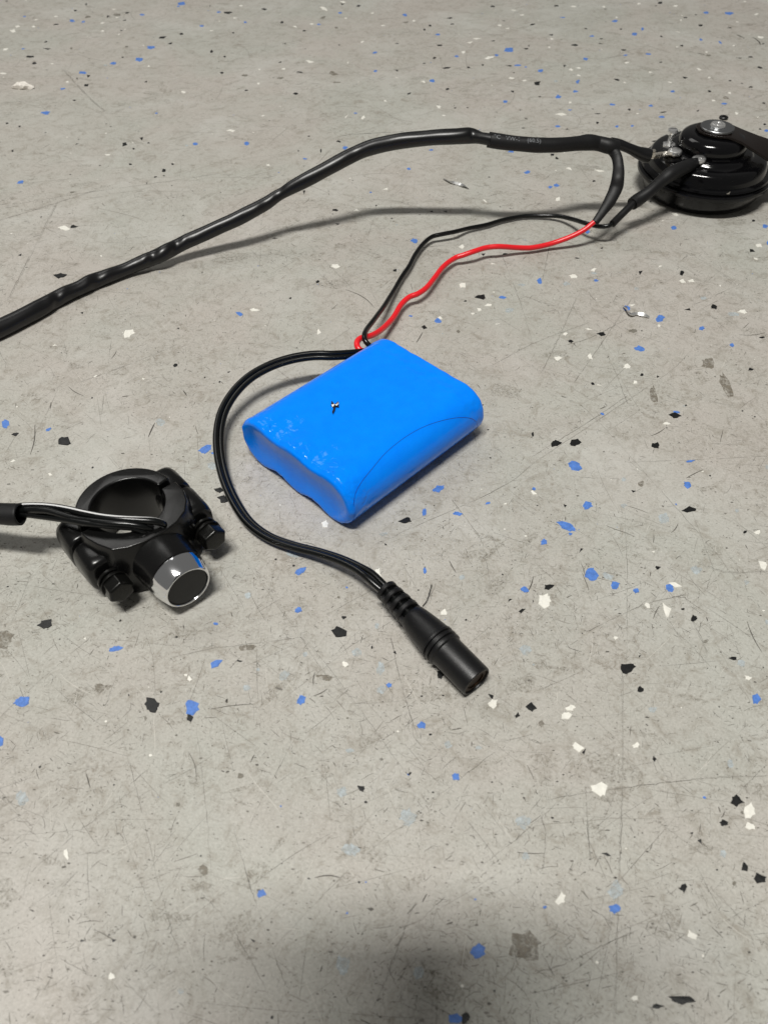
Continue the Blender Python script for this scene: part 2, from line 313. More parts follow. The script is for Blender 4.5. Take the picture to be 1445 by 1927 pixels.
k = N('scratch_dirt')                                             # dirt caught in scratches, depth of tone per scratch
at_ = k.n('ShaderNodeAttribute', attribute_name='tone')
k.l(k.mix(at_.outputs['Fac'], (0.36, 0.34, 0.30), (0.045, 0.04, 0.032)), k.b.inputs['Base Color'])
k.b.inputs['Roughness'].default_value = 0.6
M['scratch'] = k.m
k = N('pale_scratch'); k.b.inputs['Base Color'].default_value = (0.55, 0.53, 0.48, 1); k.b.inputs['Roughness'].default_value = 0.6
M['pale'] = k.m
M['smudge'] = flake_mat('ragged_grime', (0.23, 0.205, 0.16), rough=0.6, var=0.2, alpha=(0.45, 0.72, 0.55), nsc=1100)
FLAKES = '''k14,2,6,2,0|w49,1,8,2,0|k163,8,7,4,0|k143,20,9,3,0|w215,17,9,3,-5|w106,31,9,3,0|w68,37,12,4,-15|w34,50,11,3,-10|w25,58,11,6,10|w64,50,7,3,0|b137,39,10,6,0|b157,41,7,3,-10|k106,46,10,3,-8|g166,32,12,4,-12|k205,30,9,4,-25|g221,28,17,6,0|w221,33,9,2,0|k240,24,9,3,-8|b268,28,10,3,0|b343,7,14,7,-5|b336,12,5,3,-20|w194,43,8,3,-10|k236,38,7,2,-10|w194,58,7,3,0|k229,57,8,3,0|w224,64,5,5,0|w236,55,3,2,0|k87,79,6,3,-10|k90,91,17,5,-5|w12,93,9,4,-8|k57,107,14,5,-8|k66,119,8,4,-10|w99,120,6,2,0|w6,138,14,3,0|b44,92,7,2,0|b285,89,16,6,0|w271,86,5,3,0|b262,112,15,7,5|b214,119,12,5,-12|p199,123,7,3,0|w281,124,11,4,10|b156,137,14,5,0|k166,143,9,5,0|k144,147,9,3,0|k164,160,11,5,0|w128,154,6,3,0|b118,167,10,4,-5|k275,154,6,4,0|w346,173,9,4,0|g239,88,7,3,0|k231,108,6,3,0|k306,71,13,4,-8|k343,64,8,4,0|k321,82,8,3,-15|k398,97,6,6,0|b380,49,8,3,0|b86,212,16,7,0|k141,189,8,3,-10|b295,213,7,3,0|k14,232,7,3,0|k38,238,5,3,0|g135,91,4,5,20|b47,31,7,2,0|k396,11,5,3,0|w454,11,6,3,0|b412,23,10,3,0|k430,24,15,4,0|w441,34,10,3,-12|b462,42,6,3,0|w413,40,5,3,0|w398,58,8,4,-5|k498,17,12,4,0|k439,62,6,4,0|k530,42,7,4,0|w609,16,15,7,18|w645,4,12,4,5|k644,8,9,3,0|k673,11,11,4,0|b640,24,7,3,0|g608,33,11,4,-18|w701,25,6,3,0|w651,34,6,3,0|w586,45,8,3,0|w555,50,11,4,0|b600,46,7,3,0|k573,58,8,3,0|g633,52,7,4,0|w720,48,8,2,0|k537,82,9,4,0|k639,85,6,3,0|w681,79,9,4,-18|b705,99,10,3,-15|k747,82,7,2,0|w583,116,13,5,15|k527,117,8,3,-10|w655,117,7,4,0|w488,131,6,3,0|w534,130,10,4,0|k564,136,12,4,0|k418,137,7,3,0|g461,142,11,4,0|b706,134,9,4,0|k746,133,11,4,-5|g527,147,12,4,-5|d627,138,17,7,15|d634,155,13,3,0|k464,170,7,3,0|k557,176,11,4,0|w487,157,5,3,0|w746,146,7,2,0|w725,190,6,3,0|w655,218,11,6,-30|w684,221,8,5,-30|b669,213,6,2,0|w495,218,7,3,0|k423,107,6,3,0|k926,12,12,3,0|b762,28,9,5,0|k846,34,10,3,-5|g764,42,12,3,0|w779,39,8,3,0|k809,48,6,4,0|k851,45,10,4,-12|k798,56,5,6,0|b824,65,9,4,0|w898,73,14,4,0|w884,80,16,4,0|w966,19,10,2,5|w982,28,8,2,0|k947,39,7,2,0|w940,48,10,3,5|w955,54,9,3,0|k1001,46,9,3,-10|w1079,12,12,3,0|k1046,11,9,3,0|b1058,33,9,2,0|k1103,54,7,3,20|b1113,68,9,3,0|k1037,66,7,3,0|w1037,73,9,4,0|k827,85,9,3,0|k928,77,7,2,-10|b957,94,18,8,0|k989,92,8,4,0|k995,86,4,3,0|k1080,85,12,4,5|w1033,89,5,3,0|w871,98,10,5,0|w921,108,17,5,-5|b934,104,8,4,0|b859,106,8,4,0|k818,109,7,3,-8|k798,119,6,2,0|k841,128,18,4,0|k881,127,8,3,0|k908,122,9,4,5|k959,124,11,3,5|b974,123,12,3,0|b989,126,5,2,0|k1059,124,11,4,0|w1073,131,9,6,0|w1088,128,9,3,0|w1088,142,9,3,0|b1016,133,13,5,0|k967,137,6,2,0|w962,147,10,3,0|w986,152,10,3,0|K1010,158,16,9,0|b1087,154,8,9,0|b1082,172,9,4,0|b1101,111,10,5,0|w796,155,9,6,-15|b813,152,9,6,0|k842,168,9,4,0|k770,176,9,4,-10|k964,172,8,4,15|b1049,182,12,8,15|k1015,182,6,2,0|b950,191,9,5,0|w825,201,11,6,25|k856,203,6,3,0|k880,203,6,3,0|k980,207,7,3,-10|w1054,215,21,4,4|k989,223,9,3,10|w835,217,6,3,0|b1049,238,10,4,0|k1114,205,6,2,10|b1072,207,7,2,0|p1046,153,8,4,0|w1072,193,6,3,0|k1242,5,10,4,-5|w1201,7,7,3,0|w1135,13,8,3,10|k1139,17,7,2,10|k1234,11,6,2,0|w1271,11,12,3,5|w1401,3,6,2,0|b1156,40,12,4,-3|b1328,24,10,4,0|b1371,25,16,6,0|w1160,33,5,3,0|w1280,38,4,5,0|w1283,29,5,2,0|k1289,33,9,2,0|k1309,28,6,2,0|k1318,48,8,4,0|w1423,27,8,3,-8|w1386,41,6,2,0|k1372,53,13,3,8|k1168,55,6,2,5|b1193,64,11,5,5|b1208,55,6,6,0|w1273,60,11,3,5|k1244,69,6,3,15|b1318,75,7,4,15|b1354,80,7,4,30|w1431,70,12,4,8|k1435,82,6,3,0|k1131,73,6,2,0|k1130,82,11,3,0|w1212,82,5,2,15|w1273,88,6,2,10|k1282,86,9,3,5|k1174,94,11,3,0|b1220,102,11,3,3|b1176,104,8,3,0|w1379,86,5,2,0|w1380,96,4,2,0|w1329,98,5,2,0|g1332,104,9,4,0|k1411,107,11,3,-6|k1391,109,13,2,4|w1179,118,9,4,-5|k1243,117,7,2,0|k1429,127,9,4,8|w1314,130,9,4,20|w1224,136,8,3,0|k1287,146,11,4,0|w1334,146,6,3,0|k1160,150,13,4,5|w1175,155,7,3,0|w1260,155,7,2,10|k1373,152,6,2,0|k1395,157,8,2,15|k1412,164,9,3,-5|k1335,172,8,4,15|w1372,175,9,5,-20|d1365,184,10,6,10|b1265,172,9,4,0|w1341,189,8,3,0|b1361,195,11,3,0|b1152,197,11,4,5|b1224,199,8,4,0|k1183,206,7,4,10|k1125,214,12,2,0|w1199,214,6,2,0|k1247,211,12,2,-8|k1311,208,11,4,10|b1245,220,12,5,0|w1385,214,11,5,10|k1123,231,8,4,0|k1439,234,7,3,0|k1437,194,7,3,5|b1160,238,8,4,0|b1189,237,6,3,0|w1425,221,4,2,0|w1372,234,7,3,5|k24,284,5,4,20|K234,272,11,10,-20|k267,261,9,6,0|k146,271,7,6,-30|k280,269,6,2,0|w437,246,17,6,5|k252,280,4,3,0|w203,292,10,4,0|k245,309,11,4,-5|b367,271,10,6,0|p352,274,6,3,0|b464,270,11,7,0|k326,309,7,4,10|k309,321,8,8,-20|k293,333,9,3,0|k309,331,6,2,0|b40,343,13,7,-5|w121,429,20,8,5|k140,427,13,6,0|k39,480,14,6,-15|K115,519,28,8,-8|w481,584,17,6,5|b451,591,14,7,25|w243,627,21,15,-10|w104,651,11,8,-15|k336,618,7,3,0|k155,589,8,3,10|k381,513,5,3,-20|w200,251,3,2,0|w191,482,5,3,20|g137,362,10,3,-8|k582,256,7,3,0|k637,266,8,4,10|k562,285,8,4,0|b649,278,10,7,0|b574,299,8,3,0|b729,257,8,4,0|b769,318,8,4,0|b811,282,8,3,0|b962,285,13,5,-5|b992,324,12,6,-5|k604,284,4,6,0|w505,311,11,3,0|k573,362,11,7,-10|w726,357,12,8,5|b697,362,5,3,0|w672,396,12,8,5|k631,395,10,5,0|k708,387,6,3,-10|k634,422,10,4,0|k517,449,12,4,-5|k839,398,10,5,0|k812,398,8,3,0|b780,454,14,9,15|w868,464,13,8,0|k743,508,11,9,-25|w632,500,16,9,5|k598,530,6,5,0|k547,561,6,4,-15|w929,496,12,9,-20|k911,479,11,6,15|k950,478,10,3,0|w871,536,23,12,-10|K906,559,20,11,0|k875,566,7,4,0|b946,560,13,6,0|w901,584,10,9,25|w920,575,14,8,0|w889,591,11,6,15|w936,610,8,4,0|w828,599,9,7,0|b824,604,12,9,15|b773,595,8,3,10|k798,616,12,8,-8|w601,625,12,10,0|w929,550,3,2,0|g862,624,7,5,20|b1268,429,11,7,0|k1417,415,8,4,5|b1440,426,13,8,20|b1444,457,6,9,0|w1428,463,17,9,12|k1413,472,14,5,0|w1421,487,13,5,10|k1132,467,7,3,0|k1086,486,9,3,8|w1079,520,14,8,10|w1115,508,16,8,0|p1117,514,11,5,0|k1206,513,12,8,5|k1283,514,8,10,10|w1242,501,8,5,0|w1283,530,17,8,0|w1301,529,13,6,5|b1015,529,11,11,-20|b1121,528,9,4,0|w1189,575,12,6,0|b1179,580,13,13,20|b1241,599,19,14,15|k1343,577,16,8,12|k1295,583,14,6,10|w1394,586,20,8,5|p1379,591,23,8,5|p1323,561,11,6,0|w1107,620,19,4,5|w1063,629,8,5,0|k1133,629,19,8,8|k1073,642,11,5,0|w1239,613,6,4,10|b1319,618,11,7,-10|b1376,649,9,7,0|b1203,656,20,10,5|w1049,675,19,9,-3|w1110,672,8,12,-10|w1179,690,17,13,-15|w1196,720,14,9,-8|k1207,705,6,6,20|w1127,725,12,5,10|k1114,722,8,5,10|k1411,695,11,6,0|d1229,743,14,34,-8|d1331,683,23,23,-40|d1365,724,17,45,-22|b1272,776,16,5,5|K1268,783,23,11,3|w1254,797,14,8,0|b1133,779,8,5,20|p958,584,17,9,-10|k1290,763,5,3,0|p1197,543,10,7,0|p981,536,13,6,0|p1066,534,14,7,0|k1432,635,10,4,0|w1354,538,4,3,0|k1237,709,5,4,0|g1190,622,15,8,0|k1002,818,5,10,0|K1045,835,22,13,10|K1082,834,21,16,-20|b1081,876,25,17,20|K1231,839,16,12,0|w1320,887,9,8,-25|b1298,868,19,4,-4|b1293,913,16,14,20|b1104,952,22,16,-10|k1062,952,9,7,0|k1192,924,10,7,20|d1206,911,12,11,0|K1294,959,24,14,-15|p1248,975,21,21,30|b1067,991,37,14,25|b1073,1005,8,6,0|b1022,1020,12,12,0|K1090,1035,14,9,10|w1229,1038,5,4,0|K1236,1069,11,8,0|b1113,1082,24,24,30|p1144,1084,22,11,25|b1157,1101,16,17,40|b1197,1112,11,9,0|b1259,1107,19,14,20|w1270,1101,24,7,22|K1032,1104,19,11,0|w1024,1130,23,24,15|w1218,1140,13,13,15|w1254,1151,16,32,-12|k1284,1146,9,8,25|K1304,1164,14,11,0|w1157,1201,9,8,20|k1095,1192,3,2,0|K1180,1258,26,22,8|K1204,1296,12,14,25|K1378,1239,16,7,8|p1393,1248,17,14,15|w1407,1276,15,11,10|b1422,1317,16,22,-25|w1072,1333,21,10,-8|w1434,1064,21,14,10|k1401,1001,9,6,0|w1424,1002,11,9,0|p1442,879,6,9,0|p1308,1072,19,14,10|p1386,961,7,8,0|p1404,1096,9,9,0|p1442,1171,7,9,0|k1435,1256,4,4,0|k1330,1259,4,4,0|p1173,902,9,7,0|p1173,952,11,8,-20|p1227,1335,17,11,0|k1335,895,4,3,20|g1327,1207,11,7,-20|w1391,1054,3,2,0|k1002,1131,4,9,0|k1203,1235,4,5,0|w1004,927,11,7,30|b1004,920,8,6,10|k974,1346,9,15,20|w1065,1347,20,16,0|d1018,1362,11,14,-20|b794,1365,19,13,10|k809,1382,7,5,0|p843,1401,14,16,0|p658,1412,16,8,0|p900,1407,12,7,0|w1084,1407,23,16,10|k1097,1413,8,13,20|w1196,1404,12,12,20|k1230,1427,11,11,25|k771,1456,9,6,-10|k679,1484,16,11,20|b858,1462,15,13,20|w1127,1487,29,28,0|p643,1490,19,19,0|p768,1538,28,34,-40|p984,1547,26,23,10|p661,1599,40,25,10|p989,1611,16,15,0|K1387,1508,21,22,0|w1410,1527,20,34,30|w1410,1554,25,13,5|K1361,1550,14,14,20|K1316,1583,9,14,-20|K1140,1608,16,8,15|K1401,1632,13,18,-20|K1429,1651,32,23,25|w1053,1692,18,25,20|b1025,1707,7,6,0|p1158,1676,28,36,10|b1156,1709,20,20,-20|b899,1790,25,33,-8|w1300,1760,23,16,20|p647,1815,25,35,0|p788,1830,21,27,0|d989,1779,64,53,0|K1279,1884,44,23,0|K1236,1894,25,12,20|b860,1916,29,20,0|K875,1916,16,20,30|k931,1866,7,7,0|w1194,1877,15,11,0|w1322,1800,7,8,0|w1178,1597,5,5,0|k1285,1671,13,15,35|g1381,1662,8,9,0|p1373,1438,13,15,0|w1164,1421,5,5,0|p1360,1607,12,15,0|k1372,1556,3,3,0|K87,1175,28,22,-30|b217,1222,28,10,-10|K636,1191,40,24,5|k646,1162,10,6,-20|b561,1148,16,9,-15|b407,1174,10,5,0|d5,1204,44,39,-30|d188,1296,21,18,0|d203,1293,17,9,-10|b43,1321,31,17,-12|K285,1326,30,26,-25|w296,1332,9,6,-20|b361,1330,29,28,15|K358,1352,16,16,30|b566,1318,17,24,15|b405,1250,27,12,-28|k451,1244,9,5,0|w358,1277,8,12,-20|w350,1270,8,8,0|p536,1271,21,16,-30|w649,1250,11,13,0|p673,1229,19,16,0|b2,1395,14,18,0|p43,1501,24,28,15|w125,1608,11,23,-15|d383,1638,18,20,0|b492,1681,23,15,-25|w210,1838,13,18,0|k215,1770,8,7,0|k304,1302,6,4,0|k243,1308,4,5,0|w161,1202,5,6,0|g336,1514,9,8,0|p340,1866,12,12,0|k476,1769,10,7,30|k155,1771,7,6,0|g427,1319,6,9,10|p574,1231,9,10,0|p465,1294,13,12,0|d465,1219,34,11,-8|d611,1275,39,10,12|k581,1654,5,5,0|g453,1461,13,10,0|b653,1106,6,4,0|g274,1352,6,7,0|K700,1219,5,7,0|k331,688,11,9,-25|w270,713,7,4,0|w181,708,10,4,-20|b13,797,15,17,10|k30,817,13,6,-5|K124,829,25,18,5|p302,795,17,13,15|b386,846,25,15,-25|b402,853,10,4,5|p400,877,19,13,10|w25,868,10,4,-25|w96,894,8,8,0|k174,749,4,3,0|k431,700,7,3,0|k386,711,6,3,-10|b92,809,13,6,-25|k414,719,5,3,-15|w445,785,3,3,0|w404,603,4,2,0|k175,880,7,3,-20|K411,922,22,12,0|K422,940,22,13,5|w612,987,13,15,10|K763,980,23,13,-20|b798,964,8,14,0|p722,1005,16,7,-8|k519,1053,5,4,20|b567,1074,22,12,-30|k559,1092,3,3,0|p466,1121,14,13,0|w709,1079,18,21,30|b799,1074,6,10,0|k744,1228,11,5,30|p716,1257,14,28,15|b732,1290,10,9,0|w771,1306,4,3,0|p718,1299,19,14,-30|p551,1043,28,11,28|w724,1055,3,2,0|k726,1025,7,3,15|g637,1124,5,6,-20|w774,1029,2,2,0|p709,1177,9,11,0|k427,1318,3,7,10|g525,1296,14,3,15|p486,1260,7,7,0|b827,919,23,12,-18|b860,966,18,8,12|b918,947,10,5,0|w950,948,8,5,0|w989,1009,5,3,0|p870,1086,11,9,-30|w835,1152,16,10,-5|k877,1167,5,4,0|b986,1109,18,14,0|k959,1129,8,4,-35|K983,1149,18,8,-25|p989,1224,21,18,30|K828,1270,15,14,-10|k924,1310,11,10,10|w928,1324,21,16,20|K999,1331,17,17,10|k945,1081,4,3,10|k818,1026,2,2,0|k896,1159,2,2,0|w906,922,5,4,0|k984,241,7,2,0|k1067,243,4,2,0|k1232,266,12,3,0|k1039,291,11,4,3|k1047,298,7,5,20|w1070,318,12,6,5|w1128,322,20,5,6|b1046,349,12,6,-5|b1035,352,8,5,-5|k1117,341,7,4,-15|w1049,374,11,9,0|w913,379,12,5,15|b1105,437,9,5,-25|k1223,380,6,2,0|w1270,404,13,5,5|w1061,287,4,2,0|w1164,290,3,4,0|p987,452,8,3,0|g1247,211,8,2,-5|k1429,243,7,3,15|b1442,246,10,4,0'''
# ------------------------------------------------------------------ floor
floor = mesh('floor', [(-2500, -1500, 0), (2500, -1500, 0), (2500, 4000, 0), (-2500, 4000, 0)], [(0, 1, 2, 3)], M['floor'], smooth=False)
tag(floor, kind='structure')

FL = []
for e in FLAKES.split('|'):
    t = e[0]; x, y, a, b, g = map(float, e[1:].split(','))
    FL.append((t, x, y, a, b, g))
FL.sort(key=lambda q: -q[3] * q[4])
def flake_poly(i, q):
    """outline on the floor of one flake"""
    t, x, y, wd, ht, g = q; r = random.Random(i * 13 + 5)
    big = wd * ht > 150
    n = (r.randint(5, 8) if big else r.randint(3, 6)) if t in 'wkK' else r.randint(5, 9)
    if t in 'pgd': n += 4
    P = []; jag = 0.50 if t in 'wkK' else 0.36
    ca, sa = math.cos(R(g)), math.sin(R(g)); ph = r.random() * 6.28
    for j in range(n):
        th = ph + 2 * math.pi * (j + r.uniform(-0.38, 0.38)) / n
        rr_ = 1.08 + r.uniform(-jag, jag * 0.42)
        ex, ey = wd * 0.54 * rr_ * math.cos(th), ht * 0.54 * rr_ * math.sin(th)
        P.append(at(x + ex * ca - ey * sa, y + ex * sa + ey * ca, 0.0))
    if wd * ht > 60:                                              # ragged, partly hollow edges
        c = sum(P, Vector()) / len(P); Q = []
        for a_, b_ in zip(P, P[1:] + P[:1]):
            Q.append(a_)
            m_ = a_.lerp(b_, r.uniform(0.3, 0.7)); Q.append(m_.lerp(c, r.uniform(-0.10, 0.24)))
        P = Q
    return P
def flake_geo(i, q, h):
    P = flake_poly(i, q); n = len(P); c = sum(P, Vector()) / n
    V = [p + Vector((0, 0, -0.05)) for p in P] + [p.lerp(c, 0.06) + Vector((0, 0, h)) for p in P] + [c + Vector((0, 0, h * 1.15))]
    F = [(j, (j + 1) % n, n + (j + 1) % n, n + j) for j in range(n)] + [(n + j, n + (j + 1) % n, 2 * n) for j in range(n)]
    return V, F
HT = dict(w=0.16, k=0.14, K=0.22, b=0.10, p=0.04, g=0.03, d=0.03)
LIM = 290
for i, q in enumerate(FL[:LIM]):
    V, F = flake_geo(i, q, HT[q[0]] + (i % 7) * 0.003)
    mesh('stain' if q[0] in 'd' else 'flake', V, F, FM[q[0].lower()], floor, smooth=False)
V, F, MI = [], [], []
names = 'wkbpgd'
for i, q in enumerate(FL[LIM:]):
    v, f = flake_geo(i + 999, q, 0.6 * HT[q[0]] + 0.02 + (i % 9) * 0.002); b0 = len(V)
    V += v; F += [tuple(b0 + j for j in ff) for ff in f]; MI += [names.index(q[0].lower())] * len(f)
# specks of the same flakes, too small to single out, all over the floor
sr = random.Random(3)
for i in range(3400):
    x, y = sr.uniform(-420, 420), sr.uniform(-20, 800)
    t = sr.choice('wwkkkkbpgg'); s = 0.10 + sr.random() ** 2.2 * 0.42 * (1.5 if y > 350 else 1)
    n = 5; b0 = len(V); ph = sr.random() * 6; c = Vector((x, y, 0))
    P = [c + Vector((math.cos(ph + 1.2566 * j) * s * sr.uniform(.6, 1.2), math.sin(ph + 1.2566 * j) * s * sr.uniform(.5, 1.0), 0.05 + (i % 11) * .002)) for j in range(n)]
    V += P; F.append(tuple(range(b0, b0 + n))); MI.append(names.index(t))
sm = mesh('small_flakes', V, F, None, floor, smooth=False)
for t in names: sm.data.materials.append(FM[t])
sm.data.polygons.foreach_set('material_index', MI); tag(sm, kind='stuff')

# scratches: thin ribbons of dirt lying in the coating
def ribbons(name, items, mat):
    V = []; F = []; T = []
    for (P, wd, tone, z) in items:
        n = len(P); b0 = len(V)
        for j, p in enumerate(P):
            d = (P[min(n - 1, j + 1)] - P[max(0, j - 1)]); d.normalize()
            s = Vector((-d.y, d.x)) * (wd * 0.5 * (0.25 + 0.75 * math.sin(math.pi * (j + 0.3) / (n - 0.4))))
            V.append((p.x + s.x, p.y + s.y, z)); V.append((p.x - s.x, p.y - s.y, z)); T += [tone, tone]
        for j in range(n - 1): F.append((b0 + 2 * j, b0 + 2 * j + 1, b0 + 2 * j + 3, b0 + 2 * j + 2))
    o = mesh(name, V, F, mat, floor, smooth=False)
    a = o.data.attributes.new('tone', 'FLOAT', 'POINT'); a.data.foreach_set('value', T)
    return tag(o, kind='stuff')
def wander(r, x, y, ln, ang, n, bend):
    P = [Vector((x, y))]; da = r.gauss(0, bend)
    for _ in range(n):
        P.append(P[-1] + Vector((math.cos(ang), math.sin(ang))) * (ln / n)); ang += da + r.gauss(0, bend * 0.8)
    return P
r = random.Random(21); items = []
for i in range(60000):
    y = -20 + 420 * r.random() ** 0.9; x = r.uniform(-1, 1) * (75 + 0.62 * max(0, y))
    if noise.noise((x * 0.02, y * 0.02, 3.3)) + r.uniform(-0.5, 0.5) < -0.15: continue
    ln = min(11, 0.25 + r.expovariate(1.15) * (2.6 if r.random() < 0.08 else 1)); ang = 3.2 * noise.noise((x * 0.03, y * 0.03, 8.8)) + r.choice([0.35, 2.0]) + r.gauss(0, 0.6)
    items.append((wander(r, x, y, ln, ang, 1 if ln < 0.8 else 3, 0.09), r.uniform(0.05, 0.14) + (0.20 * r.random() if r.random() < 0.12 else 0), 0.3 + 0.7 * r.random() ** 1.2, 0.006 + (i % 5) * 0.002))
for i in range(800):
    y = r.uniform(-20, 420); x = r.uniform(-1, 1) * (85 + 0.62 * max(0, y))
    items.append((wander(r, x, y, r.uniform(6, 26), r.choice([0.5, 1.9, 2.3, 0.15]) + r.gauss(0, 0.4), 7, 0.018), r.uniform(0.05, 0.12), r.uniform(0.35, 0.85), 0.018 + (i % 5) * 0.002))
for i in range(420):                                              # far part of the floor
    y = r.uniform(380, 760); x = r.uniform(-1, 1) * (0.5 * y)
    items.append((wander(r, x, y, r.uniform(5, 40), r.gauss(0.2, 0.7), 7, 0.06), r.uniform(0.15, 0.4), r.uniform(0.1, 0.4), 0.018 + (i % 5) * 0.002))
for i in range(5200):                                             # blunt marks of the far part
    y = r.uniform(330, 770); x = r.uniform(-1, 1) * (0.54 * y)
    if noise.noise((x * 0.012, y * 0.012, 1.3)) + r.uniform(-0.5, 0.5) < -0.05: continue
    items.append((wander(r, x, y, 0.8 + r.expovariate(0.45), r.gauss(0.15, 0.6), 2, 0.15), r.uniform(0.12, 0.5), r.uniform(0.15, 0.65), 0.02 + (i % 5) * 0.002))
# the scratches one can follow in the photograph
SC = '''570,1200 550,1208 400,1240 230,1206 170,1204|170,1200 60,1290 0,1350|500,1800 620,1640 760,1525 990,1370|40,1100 160,1120 260,1130
1175,960 1182,1050 1183,1130 1178,1260|1170,1260 1175,1480 1165,1640 1155,1920|1060,1300 1190,1420|400,960 520,1140 640,1280 760,1450
1090,760 1150,810 1240,910 1330,1010 1400,1110|1445,1460 1330,1455 1140,1480 1030,1505|1010,1830 1060,1820 1150,1770 1200,1750
740,1010 960,940 1020,880 1200,740|1000,860 1110,795 1180,745|1300,960 1350,1080 1380,1200 1400,1260|850,940 900,1000 910,1030
905,1010 915,1060 925,1110|1180,870 1310,867 1445,858|220,1340 260,1500 300,1690 340,1800|260,1500 350,1460 400,1420
370,1370 390,1490 400,1600 405,1760|60,1640 150,1560 260,1480|580,460 620,500 650,530 665,545|150,720 240,690 330,650
205,860 260,930 330,1000|85,870 160,840 200,800|0,390 130,365 330,340 420,325|0,415 70,395 190,355|20,560 80,440 110,380
700,555 740,520 800,480|640,255 700,250 760,248|870,250 960,240 1040,238|1085,560 1060,620 1020,700|1130,640 1160,700 1180,760
920,690 1000,640 1100,610|1180,600 1120,640 1060,650|1300,660 1270,700 1200,740|1190,560 1130,650 1080,720|1040,430 1030,480 1020,530
1400,530 1340,560 1300,575|1320,580 1360,620 1410,650|940,470 980,560 1000,640|210,640 200,720 190,790|60,830 100,760 115,720
280,820 285,850 283,870|120,810 165,790 200,775|220,740 250,780 240,800|735,1200 750,1290 790,1400|640,1430 720,1400 800,1340
1220,1140 1290,1200 1340,1260|1310,1060 1360,1090 1445,1075|1100,1190 1200,1130 1290,1120|1290,1190 1350,1165|1300,1165 1330,1230
880,1650 990,1570 1080,1480|230,1560 260,1640 300,1760|440,1560 470,1680 540,1860|380,1680 440,1730 500,1860|60,1190 110,1170
1380,1500 1440,1440|1345,1680 1400,1730 1445,1790|1350,1740 1445,1690|780,1700 740,1830 700,1900|560,1380 480,1520 470,1560
1010,1510 1040,1560 1020,1640|1100,1480 1105,1560 1110,1620|120,130 160,180 200,210|1000,130 1090,118 1200,100|340,1000 380,1060 400,1110'''
for e in SC.replace('\n', '|').split('|'):
    P = [at(*map(float, s.split(','))) for s in e.split()]
    S = spline([tuple(p) for p in P], 3.0); dist = P[0].y
    for rep in range(r.choice([1, 1, 2])):
        o_ = r.uniform(-0.6, 0.6) * rep
        S = [tuple(P[0].lerp(P[-1], t / 40) * 0.55 + Vector(S[int(t / 40 * (len(S) - 1))]) * 0.45) for t in range(41)] if rep == 0 else S
        q_ = [Vector((s[0] + o_ + r.gauss(0, .10), s[1] + o_ * .6 + r.gauss(0, .10))) for s in S]; i0 = 0
        while i0 < len(q_) - 2:                                  # worn line: broken into lengths of uneven weight
            n_ = r.randint(3, 12); sg_ = q_[i0:i0 + n_ + 1]; i0 += n_ + (r.random() < 0.3)
            if len(sg_) > 1: items.append((sg_, r.uniform(0.04, 0.14) * (1 + max(0, dist - 250) / 180), r.uniform(0.4, 1.0), 0.03 + len(items) % 5 * .003))
ribbons('scratches', items, M['scratch'])
items = []
for i in range(420):
    y = r.uniform(-20, 400); x = r.uniform(-1, 1) * (80 + 0.6 * max(0, y))
    items.append((wander(r, x, y, r.uniform(2, 16), r.uniform(0, 3.14), 5, 0.06), r.uniform(0.05, 0.14), 0, 0.046 + (i % 5) * .002))
ribbons('pale_scratches', items, M['pale'])
# dirt specks and ragged smudges
V = []; F = []; T = []
for i in range(14000):
    y = r.uniform(-20, 560); x = r.uniform(-1, 1) * (80 + 0.62 * max(0, y)); s = r.uniform(0.07, 0.2) * (1.7 if r.random() < 0.12 else 1); b0 = len(V); a0 = r.random() * 6.28; st_ = r.uniform(1, 2.4)
    for j in range(4): V.append((x + s * st_ * math.cos(a0 + j * 1.57) * r.uniform(.6, 1.3), y + s * math.sin(a0 + j * 1.57) * r.uniform(.6, 1.3), 0.02 + i % 5 * .002))
    F.append((b0, b0 + 1, b0 + 2, b0 + 3)); T += [r.uniform(0.3, 1)] * 4
o = mesh('dirt_specks', V, F, M['scratch'], floor, smooth=False); tag(o, kind='stuff')
a = o.data.attributes.new('tone', 'FLOAT', 'POINT'); a.data.foreach_set('value', T)
V = []; F = []
for i in range(850):
    y = r.uniform(-20, 760); x = r.uniform(-1, 1) * (80 + 0.62 * max(0, y)); a0 = r.uniform(-0.6, 0.9); A1 = min(7, 0.8 + r.expovariate(0.6)) * (1.3 if y > 300 else 1); B1 = A1 * r.uniform(0.12, 0.6)
    b0 = len(V); n = 12; z = 0.012 + i % 4 * .002
    for j in range(n):
        th = 2 * math.pi * j / n; q_ = r.uniform(0.6, 1.2); ex, ey = A1 * q_ * math.cos(th), B1 * q_ * math.sin(th)
        V.append((x + ex * math.cos(a0) - ey * math.sin(a0), y + ex * math.sin(a0) + ey * math.cos(a0), z))
    F.append(tuple(range(b0, b0 + n)))
tag(mesh('dirt_smudges', V, F, M['smudge'], floor, smooth=False), kind='stuff')
